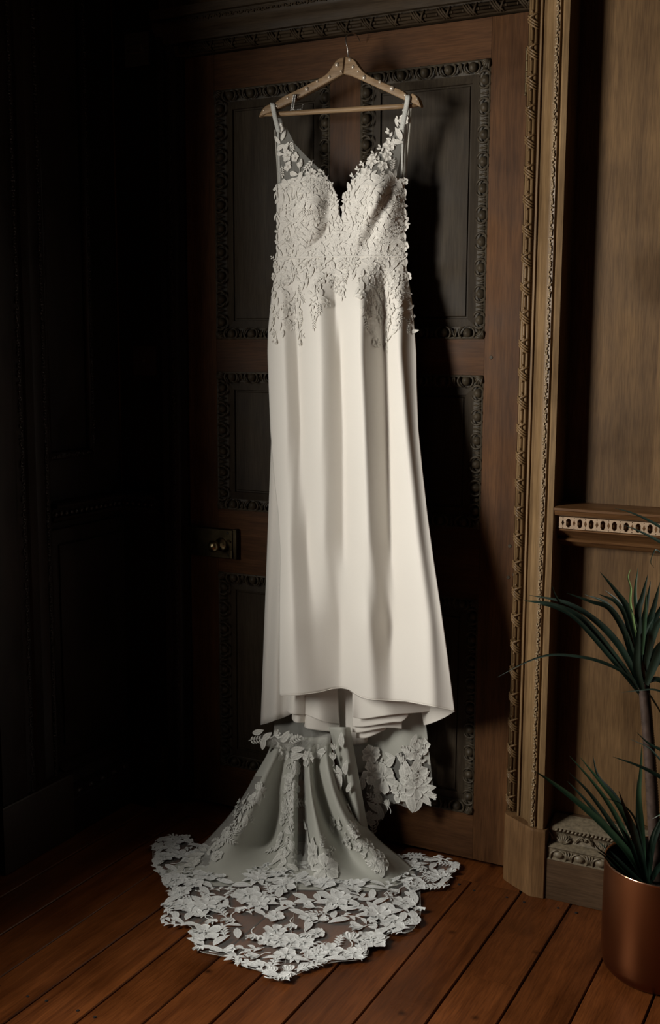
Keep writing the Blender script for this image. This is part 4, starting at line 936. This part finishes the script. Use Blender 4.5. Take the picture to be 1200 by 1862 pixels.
# second garland inside, then leaves between the flowers
gaps = [(555, 1625, 30), (432, 1598, 22), (462, 1682, 34), (620, 1700, 40), (400, 1690, 20), (655, 1625, 14), (580, 1715, 18), (520, 1640, 14), (430, 1722, 18), (560, 1745, 14)]
for _ in range(5000):
    px = R2.uniform(280, 830); py = R2.uniform(1530, 1785); p = fl(px, py)
    if not inpoly(p[0], p[1], pl_): continue
    if any(((px-gx)/gr)**2+((py-gy)/(gr*.42))**2 < 1 for gx, gy, gr in gaps): continue
    r = .0205
    if all((p[0]-a)**2+(p[1]-b)**2 > (r+c*.42)**2 for a, b, c in placed):
        kk = R2.choices(['leaf', 'sprig', 'bud', 'flower', 'branch'], [5, 1.3, 1.5, 1.5, 2])[0]; S = {'leaf': .046, 'sprig': .055, 'bud': .052, 'branch': .064, 'flower': .046}[kk]*R2.uniform(.85, 1.2)
        placed.append((p[0], p[1], .012)); Lf.put(floorS, p[0], p[1], R2.uniform(0, 6.28), S, kk, .004, .001+.0015*R2.random(), R2, 1.4)
Lf.done()
# lace on the gathered part
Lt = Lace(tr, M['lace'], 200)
def pt(px, py, S, k, ang=None, hs=1.2):
    a, b = TS.find(px, py); Lt.put(TS, a, b, R2.uniform(0, 6.28) if ang is None else ang, S*.78, k, .05, .0015, R2, hs*.8)
for y in np.arange(1345, 1590, 11):                      # middle column
    x = np.interp(y, [1345, 1400, 1450, 1500, 1540, 1590], [540, 533, 528, 526, 524, 530]); wd = np.interp(y, [1345, 1480, 1590], [12, 10, 26])
    for _ in range(2): pt(x+R2.uniform(-wd, wd*.6), y+R2.uniform(-4, 4), R2.uniform(.04, .055), R2.choice(['flower', 'leaf', 'leaf', 'bud', 'branch']))
for y in np.arange(1440, 1585, 8):                       # left hem of the fall
    x = np.interp(y, [1440, 1490, 1530, 1560, 1585], [452, 420, 388, 352, 318])
    for q in range(2): pt(x+R2.uniform(0, 34), y+R2.uniform(-4, 6), R2.uniform(.04, .055), R2.choice(['flower', 'leaf', 'leaf', 'bud', 'sprig', 'branch']))
for y in np.arange(1494, 1590, 8):                       # right crest
    x = np.interp(y, [1494, 1530, 1560, 1590], [600, 632, 668, 705])
    for q in range(2): pt(x+R2.uniform(-6, 30), y+R2.uniform(-5, 5), R2.uniform(.035, .05), R2.choice(['flower', 'leaf', 'bud', 'branch']), None, 1.6)
for a in [(572, 1552, .085, 'flower'), (590, 1576, .10, 'flower'), (563, 1528, .06, 'leaf'), (600, 1545, .06, 'branch'), (584, 1532, .05, 'sprig'), (546, 1460, .07, 'sprig'), (556, 1500, .06, 'leaf'), (500, 1545, .07, 'sprig'), (505, 1562, .06, 'leaf'),
          (508, 1352, .05, 'flower'), (525, 1348, .05, 'flower'), (545, 1362, .05, 'leaf'), (560, 1382, .055, 'flower'), (536, 1376, .05, 'leaf'), (575, 1368, .05, 'flower'), (515, 1372, .045, 'flower'), (556, 1350, .05, 'sprig')]: pt(*a)
Lt.done()
# tied knot of lace at the top of the fall and the sprig sticking out at the left
kb = MB(); rows = []
for i in range(15):
    t = i/14; rows.append([at(478+t*120+4*math.cos(a), 1344+12*math.sin(t*3.1)+11*math.sin(a), -.128-.012*math.cos(a)+.02*t) for a in np.linspace(0, 2*math.pi, 13)])
kb.grid(np.array(rows)); kn_ = kb.build('gathered_net', M['tulle2'], tr, smooth=True)
Lk = Lace(kn_, M['lace'], 60)
kS = lambda a, b: at(a, b, -.142+0*np.asarray(a))
for a in [(470, 1331, .044, 'leaf', .15), (466, 1345, .055, 'sprig', .1), (480, 1350, .05, 'leaf', 1.2), (486, 1338, .045, 'leaf', .7), (500, 1336, .05, 'bud', .3), (520, 1340, .05, 'leaf', .6), (537, 1344, .05, 'sprig', .4), (508, 1358, .04, 'branch', -1.3), (542, 1362, .05, 'leaf', .1), (541, 1374, .05, 'leaf', .4), (562, 1376, .038, 'flower', 0)]:
    Lk.put(kS, a[0], a[1], a[4], a[2]*.85, a[3], 1.0, .001, R2, 1.4)
Lk.done()
# lace on the side drape
sd_ = [o for o in G.children if o.name.startswith('side_drape')][0]
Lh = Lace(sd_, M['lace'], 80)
for a in [(756, 1432, .115, 'mum', 0), (768, 1446, .07, 'leaf', -1.0), (748, 1455, .08, 'leaf', 1.6), (762, 1458, .075, 'leaf', 1.1), (776, 1438, .075, 'leaf', -.9), (786, 1446, .035, 'bud', -.3), (741, 1412, .06, 'flower', 0), (757, 1405, .07, 'flower', 0), (768, 1412, .06, 'leaf', .9), (757, 1386, .06, 'leaf', 1.2), (741, 1396, .07, 'leaf', 1.8),
          (738, 1370, .055, 'bud', 1.2), (754, 1366, .06, 'flower', 0), (770, 1378, .07, 'branch', 1.4), (699, 1412, .095, 'flower', 0), (716, 1436, .07, 'bud', 0), (728, 1440, .07, 'flower', 0), (720, 1430, .06, 'leaf', .2), (694, 1437, .055, 'bud', 3.0), (678, 1452, .055, 'sprig', 2.4), (694, 1458, .06, 'bud', 2.2),
          (708, 1465, .045, 'bud', 1.7), (693, 1474, .06, 'leaf', 1.6), (680, 1468, .06, 'leaf', 2.7), (671, 1488, .05, 'flower', 0), (686, 1490, .045, 'bud', 1.4), (659, 1480, .055, 'sprig', 2.8), (679, 1505, .05, 'sprig', 1.7), (663, 1502, .045, 'bud', 1.9), (712, 1386, .06, 'leaf', .3), (695, 1388, .05, 'branch', .2),
          (676, 1405, .07, 'flower', 0), (660, 1422, .05, 'leaf', 1.5), (673, 1420, .045, 'bud', 1.6), (674, 1370, .06, 'flower', 0), (710, 1374, .05, 'leaf', 2.9), (645, 1408, .05, 'sprig', 2.9), (648, 1430, .05, 'leaf', 1.6), (650, 1455, .05, 'leaf', 1.8), (654, 1476, .05, 'leaf', 1.2), (641, 1390, .05, 'branch', 1.2), (730, 1385, .06, 'bud', 1.2), (733, 1405, .06, 'leaf', 1.7),
          (752, 1347, .05, 'leaf', 1.2), (767, 1356, .05, 'flower', 0)]:
    Lh.put(hangS, a[0], a[1], a[4], a[2]*.8, a[3], 1.0, .001+.001*R2.random(), R2, 1.2)
Lh.done()
lr = [o for o in G.children if o.name.startswith('lace_roll')][0]; Ll = Lace(lr, M['lace'], 30)
for a in [(607, 1362, .032, 'bud', 1.3), (606, 1380, .035, 'bud', 1.4), (622, 1345, .04, 'leaf', 1.4), (628, 1395, .04, 'leaf', 1.5), (615, 1424, .06, 'leaf', 1.1), (610, 1410, .045, 'sprig', 1.2), (635, 1432, .03, 'leaf', .9), (634, 1478, .05, 'leaf', 1.7), (640, 1500, .045, 'bud', 1.4), (618, 1400, .03, 'leaf', 1.9)]:
    Ll.put(lambda x, y: at(x, y, -.128-.02*np.clip((np.asarray(y, float)-1322)/240, 0, 1)), a[0], a[1], a[4], a[2], a[3], 1.0, .001, R2, 1.2)
Ll.done()

# ================================================================== copper pot and plant
PC = (1.382, -.290); PR = .122; PHt = .243
pot = empty('copper_planter'); tag(pot, 'round brushed copper planter on the floor by the skirting', 'planter')
prof = [(.0001, .0), (PR-.03, .0), (PR-.014, .004), (PR-.005, .014), (PR-.001, .030), (PR, .05), (PR, PHt-.003), (PR-.001, PHt)]
MB().lathe(prof, (*PC, 0), 72).build('body', M['copper'], pot, smooth=True)
MB().lathe([(PR-.001, PHt-.004), (PR+.0008, PHt-.0015), (PR+.0004, PHt+.0010), (PR-.001, PHt+.0015), (PR-.003, PHt+.0005), (PR-.0032, PHt-.004)], (*PC, 0), 72).build('rim', M['copperrim'], pot, smooth=True)
MB().lathe([(PR-.0032, PHt-.003), (PR-.004, .18)], (*PC, 0), 72).build('inner_wall', M['charm'], pot, smooth=True)
m = MB(); m.lathe([(r, .193-.012*(r/PR)**2+.004*math.sin(r*300)) for r in np.linspace(.0005, PR-.0045, 10)], (*PC, 0), 40); m.build('soil', M['soil'], pot, smooth=True)
PLN = empty('dracaena'); tag(PLN, 'spiky dark green potted plant with one tall cane and a low tuft', 'plant')
ca = [at(1196, 1600, -.288), at(1191, 1530, -.287), at(1186, 1450, -.286), at(1181, 1370, -.285), at(1176, 1305, -.285), at(1172, 1262, -.285), at(1171, 1240, -.285)]
cp = crom(ca, 16); cr = [.0125-.0025*i/len(cp)+(.0012 if i % 2 else 0) for i in range(len(cp))]
cp2 = []; cr2 = []
for i in range(len(cp)-1):
    for q in (0, .5): cp2.append(cp[i]*(1-q)+cp[i+1]*q); cr2.append((.0130-.003*i/len(cp))+(.0013 if q else 0))
MB().tube(cp2, cr2, 14).build('cane', M['cane'], PLN, smooth=True)
R3 = random.Random(3)
def leaf(pts, wd, mat='leafd', twist=0.0, fold=.35):
    """strap leaf: pts = list of 3D points base..tip"""
    C = crom(pts, 8); n = len(C); V = []
    L = 0
    for i in range(n):
        t = i/(n-1); p = C[i]; a = C[min(i+1, n-1)]-C[max(i-1, 0)]; a /= np.linalg.norm(a)+1e-9
        view = CAM-p; view /= np.linalg.norm(view); side = np.cross(a, view); side /= np.linalg.norm(side)+1e-9; nn = np.cross(side, a)
        c, s = math.cos(twist), math.sin(twist); side, nn = c*side+s*nn, -s*side+c*nn
        w = wd*(.45+.55*math.sin(min(1, t*2.2)*math.pi/2))*(1-t**1.6)**.9+.0005
        for q in (-1, -.5, 0, .5, 1): V.append(p+side*q*w*.5+nn*(abs(q)*fold*w*.5))
    F = [(i*5+j, i*5+j+1, (i+1)*5+j+1, (i+1)*5+j) for i in range(n-1) for j in range(4)]
    return mesh_obj('leaf', V, F, M[mat], PLN)
def lf(base, ctr, wpx, Y0, Y1, mat='leafd', tw=0.0, fold=.35):
    P = [base]+ctr; n = len(P); leaf([at(x, y, Y0+(Y1-Y0)*(i/(n-1))) for i, (x, y) in enumerate(P)], wpx*.86/730., mat, tw, fold)
hb = (1171, 1246)
lf((1166, 1262), [(1120, 1200), (1060, 1128), (1005, 1100), (952, 1092)], 19, -.285, -.33)
lf((1168, 1255), [(1130, 1180), (1085, 1130), (1030, 1096), (962, 1082)], 15, -.285, -.30)
lf((1164, 1262), [(1110, 1195), (1050, 1128), (1010, 1105), (978, 1099)], 10, -.285, -.35)
lf((1168, 1250), [(1140, 1160), (1110, 1108), (1075, 1094), (1030, 1078)], 13, -.285, -.36)
lf((1170, 1250), [(1145, 1170), (1125, 1125), (1100, 1095), (1063, 1081)], 12, -.285, -.26)
lf((1170, 1250), [(1152, 1180), (1140, 1125), (1120, 1095), (1088, 1080)], 15, -.285, -.33)
lf((1170, 1250), [(1155, 1180), (1145, 1130), (1125, 1095), (1100, 1073)], 10, -.285, -.25)
lf((1171, 1250), [(1160, 1170), (1143, 1110), (1120, 1075), (1091, 1040)], 16, -.285, -.34)
lf((1020, 1098), [(1014, 1090), (1008, 1078), (1004, 1065)], 4, -.345, -.36)
lf((1162, 1180), [(1152, 1130), (1146, 1095), (1147, 1070), (1142, 1050), (1146, 1036)], 5, -.30, -.34, 'leafl')
lf((1165, 1190), [(1158, 1120), (1155, 1075), (1160, 1032)], 9, -.27, -.24, 'leafm')
lf((1166, 1200), [(1160, 1120), (1168, 1085), (1178, 1044)], 14, -.30, -.31)
lf((1170, 1210), [(1170, 1140), (1176, 1100), (1183, 1056)], 13, -.28, -.27)
lf((1168, 1190), [(1172, 1135), (1174, 1100), (1175, 1075)], 8, -.33, -.37, 'leafm')
lf((1172, 1210), [(1180, 1140), (1190, 1100), (1200, 1058)], 15, -.30, -.34)
lf((1172, 1220), [(1182, 1150), (1200, 1110), (1225, 1070)], 15, -.29, -.22)
lf((1172, 1220), [(1186, 1160), (1204, 1125), (1240, 1100)], 15, -.30, -.38)
lf((1172, 1240), [(1190, 1190), (1212, 1165), (1250, 1160)], 15, -.29, -.28)
lf((1164, 1260), [(1140, 1228), (1105, 1208), (1060, 1195), (1000, 1191), (950, 1207), (905, 1231)], 7, -.29, -.38)
lf((1250, 1280), [(1215, 1263), (1190, 1254), (1165, 1255), (1130, 1259)], 4, -.36, -.37)
lf((1176, 1256), [(1188, 1275), (1200, 1295), (1215, 1330)], 6, -.29, -.33, 'leafd', .9)
lf((1178, 1240), [(1195, 1235), (1215, 1250), (1230, 1290)], 11, -.29, -.28)
lf((1176, 1250), [(1184, 1225), (1200, 1205), (1230, 1190)], 8, -.29, -.24)
lf((1174, 1240), [(1160, 1190), (1172, 1150), (1190, 1120)], 15, -.30, -.33)
lf((1170, 1250), [(1150, 1190), (1135, 1150), (1118, 1125)], 17, -.27, -.25)
lf((1175, 1245), [(1195, 1195), (1215, 1150), (1232, 1090)], 18, -.30, -.36)
lf((1168, 1255), [(1158, 1215), (1160, 1165), (1163, 1120)], 17, -.30, -.33)
lf((1172, 1255), [(1172, 1215), (1180, 1165), (1186, 1130)], 17, -.26, -.22)
# long arching leaves from the crown beyond the right edge of the view
lf((1300, 1040), [(1240, 985), (1190, 952), (1150, 933), (1118, 924)], 6, -.36, -.36)
lf((1300, 1060), [(1245, 1010), (1200, 985), (1165, 967), (1135, 955)], 7, -.36, -.35)
lf((1300, 1100), [(1250, 1050), (1215, 1018), (1194, 1000), (1188, 1006), (1183, 1022), (1189, 1032)], 3, -.36, -.34)
lf((1290, 1470), [(1240, 1438), (1200, 1412), (1160, 1392), (1114, 1376)], 10, -.33, -.40)
lf((1290, 1420), [(1245, 1392), (1210, 1368), (1180, 1352), (1158, 1332)], 8, -.33, -.36)
lf((1290, 1440), [(1240, 1405), (1205, 1385), (1180, 1360), (1146, 1344)], 5, -.33, -.30)
lf((1280, 1500), [(1230, 1485), (1205, 1480), (1186, 1489)], 4, -.36, -.37, 'leafm')
# low tuft
B0 = (1178, 1612)
lf(B0, [(1150, 1560), (1095, 1498), (1040, 1450), (1000, 1420), (972, 1402)], 15, -.30, -.40, 'leafm')
lf(B0, [(1150, 1545), (1115, 1475), (1080, 1425), (1035, 1374)], 12, -.30, -.36, 'leafm')
lf(B0, [(1160, 1540), (1128, 1470), (1090, 1420), (1054, 1376)], 13, -.30, -.33, 'leafm')
lf(B0, [(1158, 1520), (1120, 1450), (1088, 1412), (1078, 1375)], 11, -.28, -.24)
lf(B0, [(1150, 1560), (1110, 1495), (1070, 1440), (1034, 1404)], 12, -.30, -.36)
lf(B0, [(1140, 1550), (1100, 1498), (1062, 1452), (1031, 1420)], 11, -.29, -.30)
lf(B0, [(1166, 1560), (1148, 1500), (1136, 1470), (1125, 1438)], 14, -.33, -.42)
lf((1172, 1600), [(1168, 1520), (1162, 1450), (1165, 1400), (1167, 1354)], 12, -.28, -.27, 'leafm')
lf((1170, 1600), [(1160, 1520), (1158, 1460), (1159, 1416)], 7, -.27, -.25)
lf(B0, [(1168, 1540), (1155, 1490), (1130, 1462), (1096, 1450)], 5, -.33, -.40)
lf((1172, 1615), [(1140, 1590), (1110, 1560), (1085, 1540), (1070, 1512)], 4, -.33, -.42, 'leafm')
lf(B0, [(1150, 1600), (1120, 1580), (1098, 1556), (1085, 1548)], 6, -.33, -.38)
lf(B0, [(1160, 1600), (1130, 1570), (1112, 1552), (1088, 1530)], 10, -.30, -.28)
lf(B0, [(1185, 1540), (1205, 1490), (1235, 1440)], 14, -.30, -.34)
lf(B0, [(1190, 1560), (1215, 1520), (1250, 1490)], 14, -.30, -.26)
lf(B0, [(1180, 1560), (1186, 1520), (1205, 1480)], 10, -.32, -.37)
lf(B0, [(1155, 1560), (1120, 1520), (1090, 1500)], 13, -.27, -.22)
lf(B0, [(1162, 1570), (1145, 1530), (1130, 1505)], 14, -.31, -.36)
lf(B0, [(1196, 1580), (1222, 1560), (1255, 1560)], 12, -.31, -.39)
